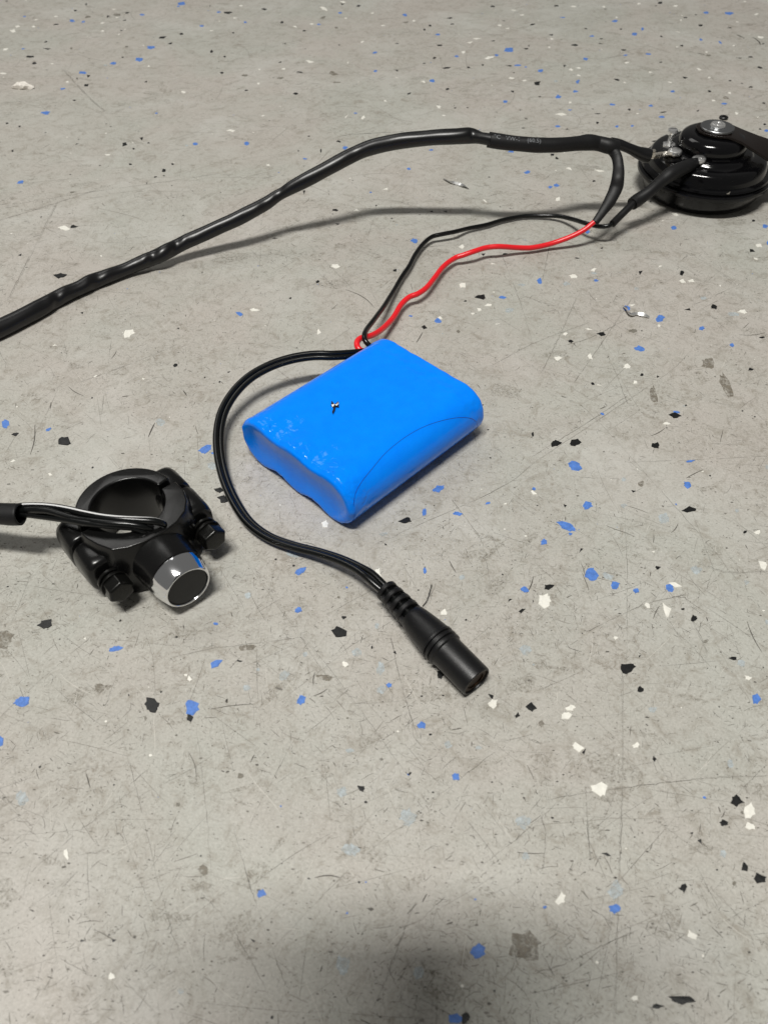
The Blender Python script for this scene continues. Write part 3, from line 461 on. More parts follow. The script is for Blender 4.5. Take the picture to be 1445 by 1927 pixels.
# bold dark nicks that stand out on their own
items = []
NK = '''650,545 705,580 0.5|783,645 795,625 0.5|700,935 715,905 0.35|1228,1165 1240,1140 0.3|990,1117 1003,1085 0.35|845,1055 858,1078 0.4|395,1335 480,1325 0.2
590,1310 617,1296 0.3|518,1293 532,1298 0.5|590,1290 593,1265 0.3|370,1470 355,1415 0.2|1225,820 1250,806 0.4|1405,1170 1433,1228 0.25|1290,900 1322,884 0.3
210,675 220,660 0.4|345,735 352,745 0.5|130,728 158,745 0.4|58,855 66,800 0.4|95,770 97,757 0.4|280,822 292,796 0.5|230,747 243,745 0.5|1275,985 1262,1003 0.3
1055,745 1065,748 0.4|1390,630 1440,625 0.3|1310,100 1325,103 0.9|1415,70 1430,85 1.0|1385,65 1400,72 1.2|592,1652 642,1652 0.3|1128,770 1140,765 0.4'''
for e in NK.replace('\n', '|').split('|'):
    q = e.split(); A = at(*map(float, q[0].split(','))); B = at(*map(float, q[1].split(',')))
    S = [A.lerp(B, t / 6) for t in range(7)]; bend = r.uniform(-0.1, 0.1) * (B - A).length; nn = Vector((-(B - A).y, (B - A).x)).normalized()
    items.append(([Vector((s.x, s.y)) + nn * bend * math.sin(math.pi * t / 6) for t, s in enumerate(S)], float(q[2]), r.uniform(0.7, 0.95), 0.06 + len(items) % 5 * .002))
ribbons('dark_nicks', items, M['scratch'])

# ------------------------------------------------------------------ battery pack
BA, BB, BT, BL = -30.03, 179.73, 0.797, 66.25
RC = 9.8; VC = 17.7
bat = empty('battery_pack', (BA, BB, 0), BT, 'blue shrink-wrapped three-cell battery pack lying flat on the speckled floor', 'battery')
def section(n=96):
    """stadium outline as (v, z, nv, nz), counter-clockwise, evenly spread"""
    out = []; flat = 2 * VC; arc = math.pi * RC; tot = 2 * flat + 2 * arc
    for i in range(n):
        s = tot * i / n
        if s < flat: v = -VC + s; out.append((v, 0.0, 0, -1))
        elif s < flat + arc: a = -math.pi / 2 + (s - flat) / RC; out.append((VC + RC * math.cos(a), RC + RC * math.sin(a), math.cos(a), math.sin(a)))
        elif s < 2 * flat + arc: v = VC - (s - flat - arc); out.append((v, 2 * RC, 0, 1))
        else: a = math.pi / 2 + (s - 2 * flat - arc) / RC; out.append((-VC + RC * math.cos(a), RC + RC * math.sin(a), math.cos(a), math.sin(a)))
    return out
SEC = section(200)
def bpoint(u, j, inset, lobe):
    v, z, nv, nz = SEC[j]
    dip = 0.0
    if abs(v) < VC and abs(nz) == 1: dip = lobe * (0.55 if nz > 0 else 1.0) * (0.5 - 0.5 * math.cos(2 * math.pi * v / VC)) * max(0.0, 1 - inset / 8)
    d = inset + dip
    wob = 0.0
    if u < 16: wob = 0.30 * (1 - u / 16) ** 2 * noise.noise((u * 0.45, v * 0.55, z * 0.35)) + 0.20 * max(0, 1 - u / 6) * noise.noise((u * 0.9, v * 1.1, z * 0.8 + 5))
    if u > BL - 9: wob += 0.25 * noise.noise((u * 0.4, v * 0.35, z * 0.4 + 9))
    wob += 0.10 * noise.noise((u * 0.05, v * 0.16, z * 0.2 + 4))
    d -= wob if inset < 1.5 else 0
    return Vector((u, v - nv * d, max(0.02, z - nz * d) if nz < 0.2 else z - nz * d))
rows = []
for d_, u_ in ((9.0, 0.9), (7, 0.8), (5, 0.55), (3.4, 0.25), (2.2, 0.05), (1.3, 0.0), (0.7, 0.25), (0.25, 0.7), (0.05, 1.3)): rows.append((u_, d_, 2.3))
u = 2.2
while u < BL - 2.2:
    rows.append((u, 0.0, 2.3 * math.exp(-((u - 1.3) / 7.5) ** 1.3) + 0.35 * math.exp(-((BL - u) / 5.0) ** 1.3))); u += 0.5
for d_, u_ in ((0.05, 1.3), (0.25, 0.7), (0.7, 0.25), (1.3, 0.0), (2.2, 0.05), (3.4, 0.25), (5, 0.5), (9.2, 0.8)): rows.append((BL - u_, d_, 0.35))
V = []; F = []; n = len(SEC)
for (u, d, lb) in rows:
    for j in range(n): V.append(bpoint(u, j, d, lb))
for i in range(len(rows) - 1):
    for j in range(n):
        a = i * n + j; b = i * n + (j + 1) % n; F.append((a, a + n, b + n, b))
F.append(tuple(range(n))); F.append(tuple((len(rows) - 1) * n + j for j in range(n))[::-1])
V = [Vector((p.x, -p.y, p.z)) for p in V]; F = [f[::-1] for f in F]       # v runs to the right-hand side
mesh('shrink_wrap', V, F, M['blue'], bat, angle=60)
# the lapped side film: its edge is the long arch on the side facing the camera
Rb = Matrix.Rotation(-BT, 3, 'Z')
def on_side(px, py):
    o = Rb @ (Vector((0, 0, CAM_H)) - Vector((BA, BB, 0))); d = Rb @ ray(px, py)
    oy, oz = o.y + VC, o.z - RC
    A = d.y ** 2 + d.z ** 2; B = 2 * (oy * d.y + oz * d.z); Cc = oy ** 2 + oz ** 2 - (RC + 0.05) ** 2
    D = B * B - 4 * A * Cc
    t = (-B - math.sqrt(D)) / (2 * A) if D > 0 else -B / (2 * A)
    p = o + d * t
    return p.x, math.atan2(p.z - RC, -(p.y + VC))
ARC = [(665, 951), (668, 931), (679, 909), (701, 881), (726, 852), (762, 823), (798, 803), (834, 791), (863, 786), (884, 787), (895, 793), (897, 800)]
sp = spline([on_side(*p) + (0.0,) for p in ARC], 0.5)
sp = [(min(BL - 1.5, max(1.2, s[0])), s[1]) for s in sp]
def side_pt(u, ph, off): return Vector((u, -(VC + (RC + off) * math.cos(ph)), RC + (RC + off) * math.sin(ph)))
V = []; F = []; K = 14
for (u, ph) in sp:
    for j in range(K + 1): V.append(side_pt(u, ph + (-1.0 - ph) * j / K, 0.13))
for i in range(len(sp) - 1):
    for j in range(K): a = i * (K + 1) + j; F.append((a, a + K + 1, a + K + 2, a + 1))
sf = mesh('side_film', V, F, M['blue'], bat)
tube('film_edge', [side_pt(u, ph, 0.10) for u, ph in sp], 0.11, M['blue_seam'], sf, 6)
tube('film_edge', [side_pt(sp[0][0] + (sp[-1][0] - sp[0][0]) * t / 20, -0.62 - 0.1 * math.sin(t * .3), 0.12) for t in range(21)], 0.11, M['blue_seam'], sf, 6)
# the torn spot on top
tp = Rb @ (at(629, 769, 2 * RC) - Vector((BA, BB, 0)))
def shard(name, pts, mat, lift):
    rr2 = random.Random(len(pts)); P = [Vector((tp.x + p[0], tp.y + p[1], 2 * RC + 0.1)) for p in pts]; n = len(P)
    V = [p for p in P] + [p + Vector((0, 0, lift * (0.4 + rr2.random()))) for p in P]
    return mesh(name, V, [(j, (j + 1) % n, n + (j + 1) % n, n + j) for j in range(n)] + [tuple(range(n, 2 * n))], mat, bat, smooth=False)
def loc2(px, py):
    q = Rb @ (at(px, py, 2 * RC) - Vector((BA, BB, 0))); return (q.x - tp.x, q.y - tp.y)
shard('torn_film', [loc2(*p) for p in ((624, 756), (630, 763), (637, 757), (638, 768), (632, 767), (630, 775), (627, 781), (625, 777), (628, 769), (623, 765))], M['pack_tear'], 0.5)
shard('torn_film', [loc2(*p) for p in ((631, 764), (637, 758), (638, 763), (633, 766))], M['steel'], 0.9)
shard('torn_film', [loc2(*p) for p in ((624, 764), (629, 761), (630, 764), (626, 768))], M['steel'], 0.8)
# small folded tab of film where the leads leave the pack
tb = Rb @ (at(697, 651, 15) - Vector((BA, BB, 0)))
P_ = [Vector((BL - 3, tb.y - 3, 17.5)), Vector((BL + 0.8, tb.y - 2.2, 15.5)), Vector((BL + 2.4, tb.y + 0.4, 13.0)), Vector((BL + 1.0, tb.y + 2.4, 11.5)), Vector((BL - 2.5, tb.y + 3.0, 12.5))]
loft('film_tab', [[p - Vector((0, 0, 1.5)) for p in P_], P_], M['blue'], bat, 0.5)

# ------------------------------------------------------------------ leads from the battery
def wob(seed, amp, f=0.12):
    return lambda i: 1 + amp * noise.noise((i * f, seed, 0))
rw = empty('red_wire', at(800, 545, 0), 0, 'thin red wire running from the blue battery to the black sleeve', 'wire')
def wire(name, L, rad, mat, root, label=None, step=0.8, seg=12, jitter=0.18, seed=1):
    P, _ = pxpath(L, step)
    P = [p + Vector((noise.noise((i * .07, seed, 1)), noise.noise((i * .07, seed, 5)), 0)) * jitter for i, p in enumerate(P)]
    o = Vector(root.location) / MM
    return tube(name, [p - o for p in P], rad, mat, root, seg)
wire('insulation', [(700, 664, 10), (684, 662, 10), (674, 655, 11), (672, 644, 11.5), (680, 636, 11), (700, 631, 9), (722, 617, 6), (740, 597, 4), (755, 573, 4), (770, 559, 4.5), (786, 553, 5), (802, 542, 5), (818, 522, 4.5), (834, 502, 4), (855, 486, 4), (872, 480, 5),
     (892, 473, 6), (915, 466, 6), (940, 464, 6), (970, 466, 4), (1000, 466, 3), (1035, 459, 3.5), (1070, 447, 6), (1098, 433, 9), (1117, 418, 12)], 1.2, M['wire_red'], rw)
bw = empty('black_wire', at(770, 500, 0), 0, 'thin black wire running beside the red wire from the battery to the horn', 'wire')
wire('insulation', [(706, 662, 9), (697, 652, 10.5), (688, 642, 12), (686, 630, 12.5), (692, 616, 11), (706, 599, 9), (722, 577, 6), (736, 555, 4), (748, 535, 3), (758, 518, 3), (770, 500, 3), (782, 478, 3), (796, 459, 3), (812, 446, 3.5), (830, 441, 4), (856, 436, 4), (880, 430, 2.5), (915, 423, 2),
     (950, 413, 1.8), (985, 407, 1.8), (1020, 406, 2), (1052, 407, 3), (1075, 412, 4.5), (1098, 419, 7), (1120, 425, 8), (1140, 426, 9), (1155, 419, 10), (1170, 404, 12)], 1.05, M['wire_black'], bw, seed=4)
wire('shrink_tube', [(1152, 421, 10), (1163, 410, 11), (1178, 395, 13), (1196, 378, 15)], 1.75, M['shrink'], bw, seg=16)
P, Rr = pxpath([(1189, 384, 14, 3.0), (1200, 376, 15, 3.15), (1222, 360, 18, 2.9), (1245, 340, 21, 3.0), (1264, 326, 23, 3.5), (1290, 314, 23, 3.2), (1309, 306, 22, 2.4)], 0.7)
o_ = Vector(bw.location) / MM
tube('shrink_boot', [p - o_ for p in P], lambda i, th: Rr[i] * (1 + 0.05 * noise.noise((i * .12, math.cos(th), math.sin(th)))), M['shrink'], bw, 20)

# twin lead with the barrel socket
jc = empty('socket_cable', at(420, 900, 0), 0, 'black twin-lead cable curling from the battery to a round power socket', 'cable')
TW = [(712, 664, 9, 1), (690, 664, 10, 1), (660, 667, 11.5, 1), (625, 669, 12.5, 1), (590, 669, 13, 1), (550, 675, 13, 1), (510, 688, 12.5, 1), (472, 709, 11.5, 1), (442, 738, 10, 1), (421, 773, 8, 1), (412, 812, 6, 1), (413, 855, 4.5, 1), (423, 900, 3.4, 1),
      (441, 942, 2.8, 1), (468, 982, 2.4, 1), (505, 1010, 2.4, 1), (550, 1027, 2.8, 1), (600, 1040, 4, 1), (640, 1053, 5.5, 1), (672, 1068, 6.5, 1.15), (694, 1082, 6.8, 1.6), (712, 1098, 6.3, 1.5), (727, 1112, 5.6, 1.2)]
P, SPR = pxpath(TW, 0.8); Fm = frames(P); o_ = Vector(jc.location) / MM
for sgn in (-1, 1):
    pts = []
    for i, (p, (t, nn, b)) in enumerate(zip(P, Fm)):
        side = (b * 0.86 + nn * 0.5 * sgn * 0 + nn * 0.35).normalized()
        pts.append(p + side * (sgn * 0.93 * SPR[i]) - o_)
    tube('conductor', pts, 1.08, M['wire_black'], jc, 14)
A = at(725, 1109, 6.0); B = at(897, 1284, 5.0)
ax = (B - A); JL = ax.length; ax.normalize(); up = Vector((0, 0, 1)); sd = up.cross(ax).normalized(); up2 = ax.cross(sd)
JR = Matrix((ax, sd, up2)).transposed()
sk = 'rubber'
prof = [(0.01, 0.0), (2.2, 0.0)]
core = lathe('socket_core', [(0.01, 0.6), (2.1, 0.6), (2.3, 13.0), (0.01, 13.0)], M['wire_black'], jc, 28, 'x', A - o_, rot=JR)
body = [(0.01, 12.0), (3.7, 12.0), (4.0, 12.5), (4.35, 14.5), (4.85, 18), (5.15, 21), (5.3, 22.3), (5.5, 22.5), (5.5, 23.2), (4.9, 23.4), (4.9, 23.9), (5.5, 24.1), (5.5, 24.8), (4.9, 25.0), (4.9, 25.5), (5.5, 25.7), (5.45, 26.4), (5.0, 26.8),
        (4.9, 28), (4.85, JL - 0.7), (4.75, JL - 0.2), (4.5, JL), (4.3, JL), (4.2, JL - 0.2), (4.2, JL - 0.9), (3.2, JL - 0.9), (3.2, JL - 9), (0.01, JL - 9)]
sb = lathe('socket_body', body, M['moulded'], jc, 56, 'x', A - o_, rot=JR, angle=30)
lathe('contact_sleeve', [(4.15, JL - 0.85), (4.15, JL - 0.5), (2.9, JL - 0.5), (2.75, JL - 0.8), (2.75, JL - 8.5)], M['brass'], sb, 32, 'x', A - o_, rot=JR)
lathe('centre_pin', [(0.01, JL - 9), (1.0, JL - 9), (1.0, JL - 2.6), (0.6, JL - 2), (0.01, JL - 2)], M['steel'], sb, 20, 'x', A - o_, rot=JR)
for i in range(4):
    x0 = 0.0 + i * 3.0; rr3 = 3.4 + 0.16 * i
    ring = lathe('relief_ring', [(2.0, x0), (rr3 - 0.25, x0), (rr3, x0 + 0.25), (rr3, x0 + 1.3), (rr3 - 0.25, x0 + 1.55), (2.0, x0 + 1.55)], M['moulded'], jc, 40, 'x', A - o_, rot=JR)
    for s_ in (-1, 1):
        box('bridge', (1.5, 1.3, 2.2), A - o_ + JR @ Vector((x0 + 2.3, s_ * (rr3 - 0.85), 0.0)), M['moulded'], ring, 0.15, rot=JR)

# ------------------------------------------------------------------ harness cable
hc = empty('harness_cable', at(500, 420, 0), 0, 'long wrinkled black sleeved cable arching across the floor to the horn', 'cable')
o_ = Vector(hc.location) / MM
HP = [(-150, 696, 3.2, 3.4), (-60, 648, 3.2, 3.4), (0, 619, 3.3, 3.35), (60, 590, 3.2, 3.2), (115, 559, 3.2, 3.0), (170, 533, 3.2, 3.1), (215, 515, 3.4, 2.7), (255, 499, 4, 2.75), (300, 481, 5.5, 3.0), (345, 458, 7.5, 2.9), (400, 433, 10.5, 2.85), (455, 407, 14, 2.85), (500, 383, 17, 2.6),
      (528, 365, 19.5, 2.35), (570, 342, 23.5, 2.85), (620, 315, 28, 2.9), (680, 284, 32.5, 2.9), (740, 268, 36, 3.0), (800, 260, 38, 3.0), (850, 257, 39, 3.0), (885, 256, 39, 3.05), (905, 260, 39, 2.4), (925, 264, 39, 2.3)]
HP = [(x, y, z * (1.0 if z < 5 else 1.10), r_) for x, y, z, r_ in HP]
P, Rr = pxpath(HP, 0.6); Rr = [q * 1.13 for q in Rr]
def near_px(x):
    return min(range(len(P)), key=lambda i: abs(to_px(P[i])[0] - x))
DENT = [(near_px(x), a, w_, t_) for x, a, w_, t_ in ((105, .26, 2.4, 0.9), (150, .16, 5, 5.6), (183, .30, 3.2, 0.7), (232, .16, 6, 0.4), (287, .42, 2.6, 0.9), (330, .44, 2.8, 0.8), (352, .12, 5, 1.2), (432, .12, 7, 5.8), (500, .24, 3.5, 0.8), (527, .34, 3.2, 0.4), (600, .14, 8, .8), (668, .20, 4, 0.7), (790, .16, 9, 1.1), (893, .35, 3.0, 0.5))]
NEAR = near_px(380)
def crinkle(i, th):
    s = i * 0.6
    a = noise.noise((s * 0.04, math.cos(th) * 0.6, math.sin(th) * 0.6 + 3))
    b = noise.noise((s * 0.11 + math.sin(th) * 0.4, 7.7, math.cos(th) * .8))
    d = 0.0
    for (i0, am, wd, t0) in DENT:
        ds = (i - i0) * 0.6 + 1.8 * math.sin(th - t0)
        am *= 0.75 if i0 < NEAR else 0.5
        if abs(ds) < wd * 3: d += am * math.exp(-(ds / wd) ** 2) * max(0.0, math.cos(th - t0)) ** 0.8 - 0.25 * am * math.exp(-((abs(ds) - wd * 1.5) / wd) ** 2) * max(0.0, math.cos(th - t0))
    return Rr[i] * (1 + 0.09 * a + 0.05 * b - d)
tube('sleeve', [p - o_ for p in P], crinkle, M['sleeve'], hc, 36, angle=80)
HS = [(918, 263, 42.5, 3.35), (935, 266, 42, 3.35), (970, 270, 41, 3.3), (1010, 273, 40, 3.25), (1050, 273, 39, 3.2), (1085, 270, 38, 3.2), (1105, 268, 37.5, 3.6), (1125, 270, 36.5, 3.3), (1145, 275, 36, 3.4), (1160, 278, 35, 3.2)]
P, Rr = pxpath(HS, 0.6); PS, RS = P, Rr
hs = tube('heat_shrink', [p - o_ for p in P], lambda i, th: Rr[i] * (1 + 0.05 * noise.noise((i * .07, math.cos(th), math.sin(th)))), M['shrink'], hc, 28)
# print on the heat shrink
tc = bpy.data.curves.new('tmp', 'FONT'); tc.body = '\u00b0C   VW-1    (60.5)'; tc.size = 1.0; tc.resolution_u = 2
to = bpy.data.objects.new('tmp', tc); C.objects.link(to)
dg = bpy.context.evaluated_depsgraph_get(); tm = bpy.data.meshes.new_from_object(to.evaluated_get(dg))
bpy.data.objects.remove(to); 
co_ = np.zeros(len(tm.vertices) * 3); tm.vertices.foreach_get('co', co_); co_ = co_.reshape(-1, 3)
FS = frames(PS); TL = 21.5; xs = co_[:, 0] / co_[:, 0].max() * TL + 2.0; out = []
dd = [0.0]
for a, b in zip(PS[:-1], PS[1:]): dd.append(dd[-1] + (b - a).length)
camv = Vector((0, 0, CAM_H))
for x, y in zip(xs, co_[:, 1]):
    i = min(len(PS) - 1, int(np.searchsorted(dd, x))); t, nn, b = FS[i]; p = PS[i] + t * (x - dd[i])
    th0 = 0.55; th = th0 + (0.4 - y) * 2.6 / RS[i]             # letters stand towards the top of the tube
    r3 = RS[i] * (1 + 0.05 * noise.noise((i * .07, math.cos(th), math.sin(th)))) + 0.10
    sgn = -1 if (b.y > 0) else 1
    out.append(p + nn * (math.cos(th) * r3) + b * (math.sin(th) * r3 * sgn) - o_)
tm.vertices.foreach_set('co', np.array([c_ for v in out for c_ in (v * MM)])); tm.update()
bpy.data.meshes.remove(bpy.data.meshes.new('x')); tm.name = 'printed_lettering'; tm.materials.clear(); tm.materials.append(M['print'])
pl = link('printed_lettering', tm, None, hs)
# branch to the first terminal of the horn
P, Rr = pxpath([(1148, 268, 36, 2.3), (1165, 272, 35, 2.3), (1185, 280, 33, 2.35), (1200, 287, 31, 2.7), (1214, 292, 29.5, 3.3), (1222, 294, 29, 3.2)], 0.6)
tube('branch_sleeve', [p - o_ for p in P], lambda i, th: Rr[i] * (1 + 0.04 * noise.noise((i * .1, math.cos(th), math.sin(th)))), M['sleeve'], hc, 20)
# flattened branch that turns down to the red wire
P, Rr = pxpath([(1140, 276, 35, 2.2), (1152, 283, 34.5, 2.4), (1160, 296, 33, 2.5), (1163, 315, 30, 2.5), (1162, 335, 27, 2.9), (1158, 355, 23, 3.1), (1147, 378, 19, 2.8), (1134, 398, 15.5, 2.1), (1119, 419, 12, 1.7)], 0.5)
Fm = frames(P); V = []; F = []; sg = 22
for i, (p, (t, nn, b)) in enumerate(zip(P, Fm)):
    view = (camv - p).normalized(); wv = t.cross(view).normalized(); dv = wv.cross(t)
    flat = 0.55 if i > 12 else 0.8
    for k_ in range(sg):
        th = 2 * math.pi * k_ / sg
        r4 = Rr[i] * (1 + 0.07 * noise.noise((i * .09, math.cos(th), math.sin(th))))
        V.append(p + wv * math.cos(th) * r4 + dv * math.sin(th) * r4 * flat - o_)
for i in range(len(P) - 1):
    for k_ in range(sg): a = i * sg + k_; c2 = i * sg + (k_ + 1) % sg; F.append((a, c2, c2 + sg, a + sg))
F.append(tuple(range(sg))); F.append(tuple((len(P) - 1) * sg + k_ for k_ in range(sg)))
mesh('branch_tube', V, F, M['shrink'], hc)

# ------------------------------------------------------------------ horn
HC = Vector((166.5, 400, 0))
hn = empty('electric_horn', HC, 0, 'round glossy black disc horn with a silver nut on top, at the right edge', 'horn')
lathe('lower_shell', [(0.01, 1.5), (22, 1.5), (25, 0.3), (27, 0.3), (28.5, 1.5), (30, 4.5), (31.0, 8.2), (32.6, 9.0), (33.6, 9.8), (33.8, 10.6), (33.5, 11.5), (32.4, 12.1), (31, 12.2), (0.01, 12.2)], M['black_paint'], hn, 96)
lathe('upper_shell', [(0.01, 12.3), (32.0, 12.3), (32.4, 13.0), (32.0, 13.9), (31.0, 14.3), (29.9, 14.6), (29.5, 16.2), (29.0, 18.4), (28.0, 19.7), (26.8, 20.3), (24.5, 20.5), (22.0, 20.7), (21.2, 21.1), (20.7, 21.9), (20.0, 22.4), (19, 22.6), (0.01, 22.6)], M['black_paint'], hn, 96)
lathe('magnet_housing', [(0.01, 22.6), (16.6, 22.6), (16.9, 24), (16.6, 26.8), (15.6, 28.5), (14.0, 29.5), (12.0, 30.0), (10, 30.2), (0.01, 30.3)], M['black_paint'], hn, 80)
# mounting strap leaving to the right
V0 = []; strap = []
for (x, y, z, hw, tilt) in ((-9.5, 0.5, 30.5, 3.0, 0), (-7.5, 0.4, 30.5, 6.5, 0), (-3, 0.0, 30.5, 9.0, 0), (3, -0.4, 30.5, 9.8, 0), (9, -3.0, 29.6, 9.6, 0.05), (15, -6.0, 27.6, 9.2, 0.12), (22, -9.5, 25.4, 9.2, 0.2), (34, -14, 23.0, 9.2, 0.22), (60, -24, 20, 9.2, 0.22)):
    strap.append([(x, y - hw, z - hw * tilt), (x, y + hw, z + hw * tilt), (x, y + hw, z + hw * tilt + 1.3), (x, y - hw, z - hw * tilt + 1.3)])
loft('mounting_strap', strap, M['bracket'], hn, 0.25)
lathe('washer', [(0.01, 31.85), (8.0, 31.85), (8.2, 32.0), (8.2, 32.8), (8.0, 33.0), (3.0, 33.0), (0.01, 33.0)], M['washer'], hn, 56)
lathe('nut', [(0.01, 33.0), (3.6, 33.0), (3.7, 33.3), (3.4, 34.1), (3.0, 34.3), (2.2, 34.1), (2.0, 34.5), (1.1, 34.7), (0.9, 34.4), (0.01, 34.5)], M['steel'], hn, 32)
# adjusting screw
def hexring(x, y, z, r_, ph=0.0): return [(x + r_ * math.cos(ph + k_ * math.pi / 3), y + r_ * math.sin(ph + k_ * math.pi / 3), z) for k_ in range(6)]
asx, asy = -20.3, 4.0
sc_ = lathe('adjusting_screw', [(0.01, 19), (1.35, 19)] + [(1.35 if k_ % 2 else 1.15, 19.2 + k_ * 0.28) for k_ in range(28)] + [(1.35, 27.2), (2.4, 27.3), (2.7, 27.9), (2.7, 29.0), (2.3, 29.9), (1.2, 30.2), (0.01, 30.2)], M['steel'], hn, 28, off=(asx, asy, 0))
box('screw_slot', (3.0, 0.45, 0.3), (asx, asy, 30.1), M['black_bolt'], sc_, 0.05)
loft('lock_nut', [hexring(asx, asy, 19.0, 3.4, .3), hexring(asx, asy, 22.8, 3.4, .3)], M['steel'], hn, 0.35)
# raised pad and terminals
pad = []
for h_ in (19.0, 21.3): pad.append([(-26, -3, h_), (-24, 6, h_), (-17, 9.5, h_), (-13, 5, h_), (-13, -12, h_), (-20, -12, h_)])
loft('terminal_pad', pad, M['black_paint'], hn, 0.5)
def local(px, py, z): return at(px, py, z) - HC
q0 = local(1222, 294, 26); q1 = local(1262, 288, 22.5)
d_ = (q1 - q0); yaw = math.atan2(d_.y, d_.x); sl = math.atan2(-d_.z, math.hypot(d_.x, d_.y))
TR = Matrix.Rotation(yaw, 3, 'Z') @ Matrix.Rotation(sl, 3, 'Y')
box('spade_terminal', (d_.length, 4.6, 0.7), (q0 + q1) / 2, M['tin'], hn, 0.2, rot=TR)
fs = box('spade_socket', (6.5, 5.6, 0.5), q0 + TR @ Vector((2.2, 0, -0.3)), M['tin'], hn, 0.2, rot=TR)
for s_ in (-1, 1):
    Pq = [q0 + TR @ Vector((t_, s_ * 2.1, 1.1)) for t_ in (-0.5, 2, 4.2, 6.2)]
    tube('rolled_edge', Pq, 1.0, M['tin'], fs, 14)
for (px, py, z) in ((1269, 286, 23.5), (1314, 301, 23.0)):
    q = local(px, py, z)
    sh = lathe('terminal_screw', [(0.01, -4), (1.5, -4), (1.5, -0.6), (3.4, -0.6), (3.5, 0.0), (3.2, 0.9), (2.6, 1.3), (0.01, 1.4)], M['steel'], hn, 28, off=q)
    loft('terminal_washer', [hexring(q.x, q.y, q.z - 1.5, 3.0, .2), hexring(q.x, q.y, q.z - 0.7, 3.0, .2)], M['tin'], sh, 0.2)
    lathe('insulator', [(0.01, -5.5), (5.2, -5.5), (5.4, -5), (5.4, -2.4), (5.0, -1.9), (0.01, -1.8)], M['black_paint'], hn, 36, off=q)
q = local(1347, 313, 20)
box('vent_tab', (9, 3.0, 1.0), (q.x + 1, q.y, 22.9), M['black_paint'], hn, 0.3)
# paint chip on the rim
chip = at(1369, 364, 13.6) - HC
loft('paint_chip', [[chip + Vector(p) for p in ((-1, -0.6, -0.2), (0.2, -0.9, -0.2), (1.2, 0.8, 0.3), (0.2, 0.9, 0.3))], [chip + Vector(p) + Vector((0, -.2, .35)) for p in ((-1, -0.6, -0.2), (0.2, -0.9, -0.2), (1.2, 0.8, 0.3), (0.2, 0.9, 0.3))]], M['tin'], hn, 0)

# ------------------------------------------------------------------ handlebar push-button switch
sw = empty('push_button_switch', (-77, 156, 0), R(-48.7), 'black handlebar clamp switch with a chrome-rimmed push button', 'switch')
ZT = 19.8
def arc_pts(r_, a0, a1, n, z, cx=0.0): return [(cx + r_ * math.cos(R(a0 + (a1 - a0) * k_ / n)), r_ * math.sin(R(a0 + (a1 - a0) * k_ / n)), z) for k_ in range(n + 1)]
# rear half of the clamp: an open ring with two lugs
ri = []
for z, g in ((0.6, 0), (ZT, 0)):
    ri.append(arc_pts(15.2, 93, 267, 40, z, -1.0) + arc_pts(11.0, 265, 95, 40, z, -0.2))
rear = loft('rear_half', ri, M['black_satin'], sw, 0.7)
front_out_top = [(0.8, 15.8), (5.5, 15.9), (10, 14.3), (13.5, 11.6), (15.6, 7.5), (16.4, 3.0), (16.0, -3), (14.8, -8), (12.6, -12), (8, -14.2), (4, -15.4), (0.8, -15.8)]
front_out_mid = [(0.8, 17.5), (6.5, 17.5), (11.5, 15.6), (15, 12.4), (17.2, 8), (18.0, 3.0), (17.6, -3), (16.6, -8), (14.4, -12.8), (9, -15.6), (4, -17.2), (0.8, -17.5)]
inner = [(p[0], p[1]) for p in arc_pts(11.0, -86, 86, 36, 0)]
fr = []
for z, o in ((0.8, front_out_mid), (13.0, front_out_mid), (ZT, front_out_top)):
    fr.append([(x, y, z) for x, y in inner] + [(x, y, z) for x, y in o])
front = loft('front_half', fr, M['black_satin'], sw, 0.38)
def lug(st, ry, rz, cy, parent):
    rg = []
    for (x, f_) in st:
        L_ = []
        for k_ in range(40):
            a_ = 2 * math.pi * k_ / 40; c_, s2 = math.cos(a_), math.sin(a_)
            L_.append((x, cy + ry * f_ * math.copysign(abs(c_) ** 0.72, c_), 9.5 + rz * f_ * math.copysign(abs(s2) ** 0.72, s2)))
        rg.append(L_)
    return loft('lug', rg, M['black_satin'], parent, 0, angle=50)
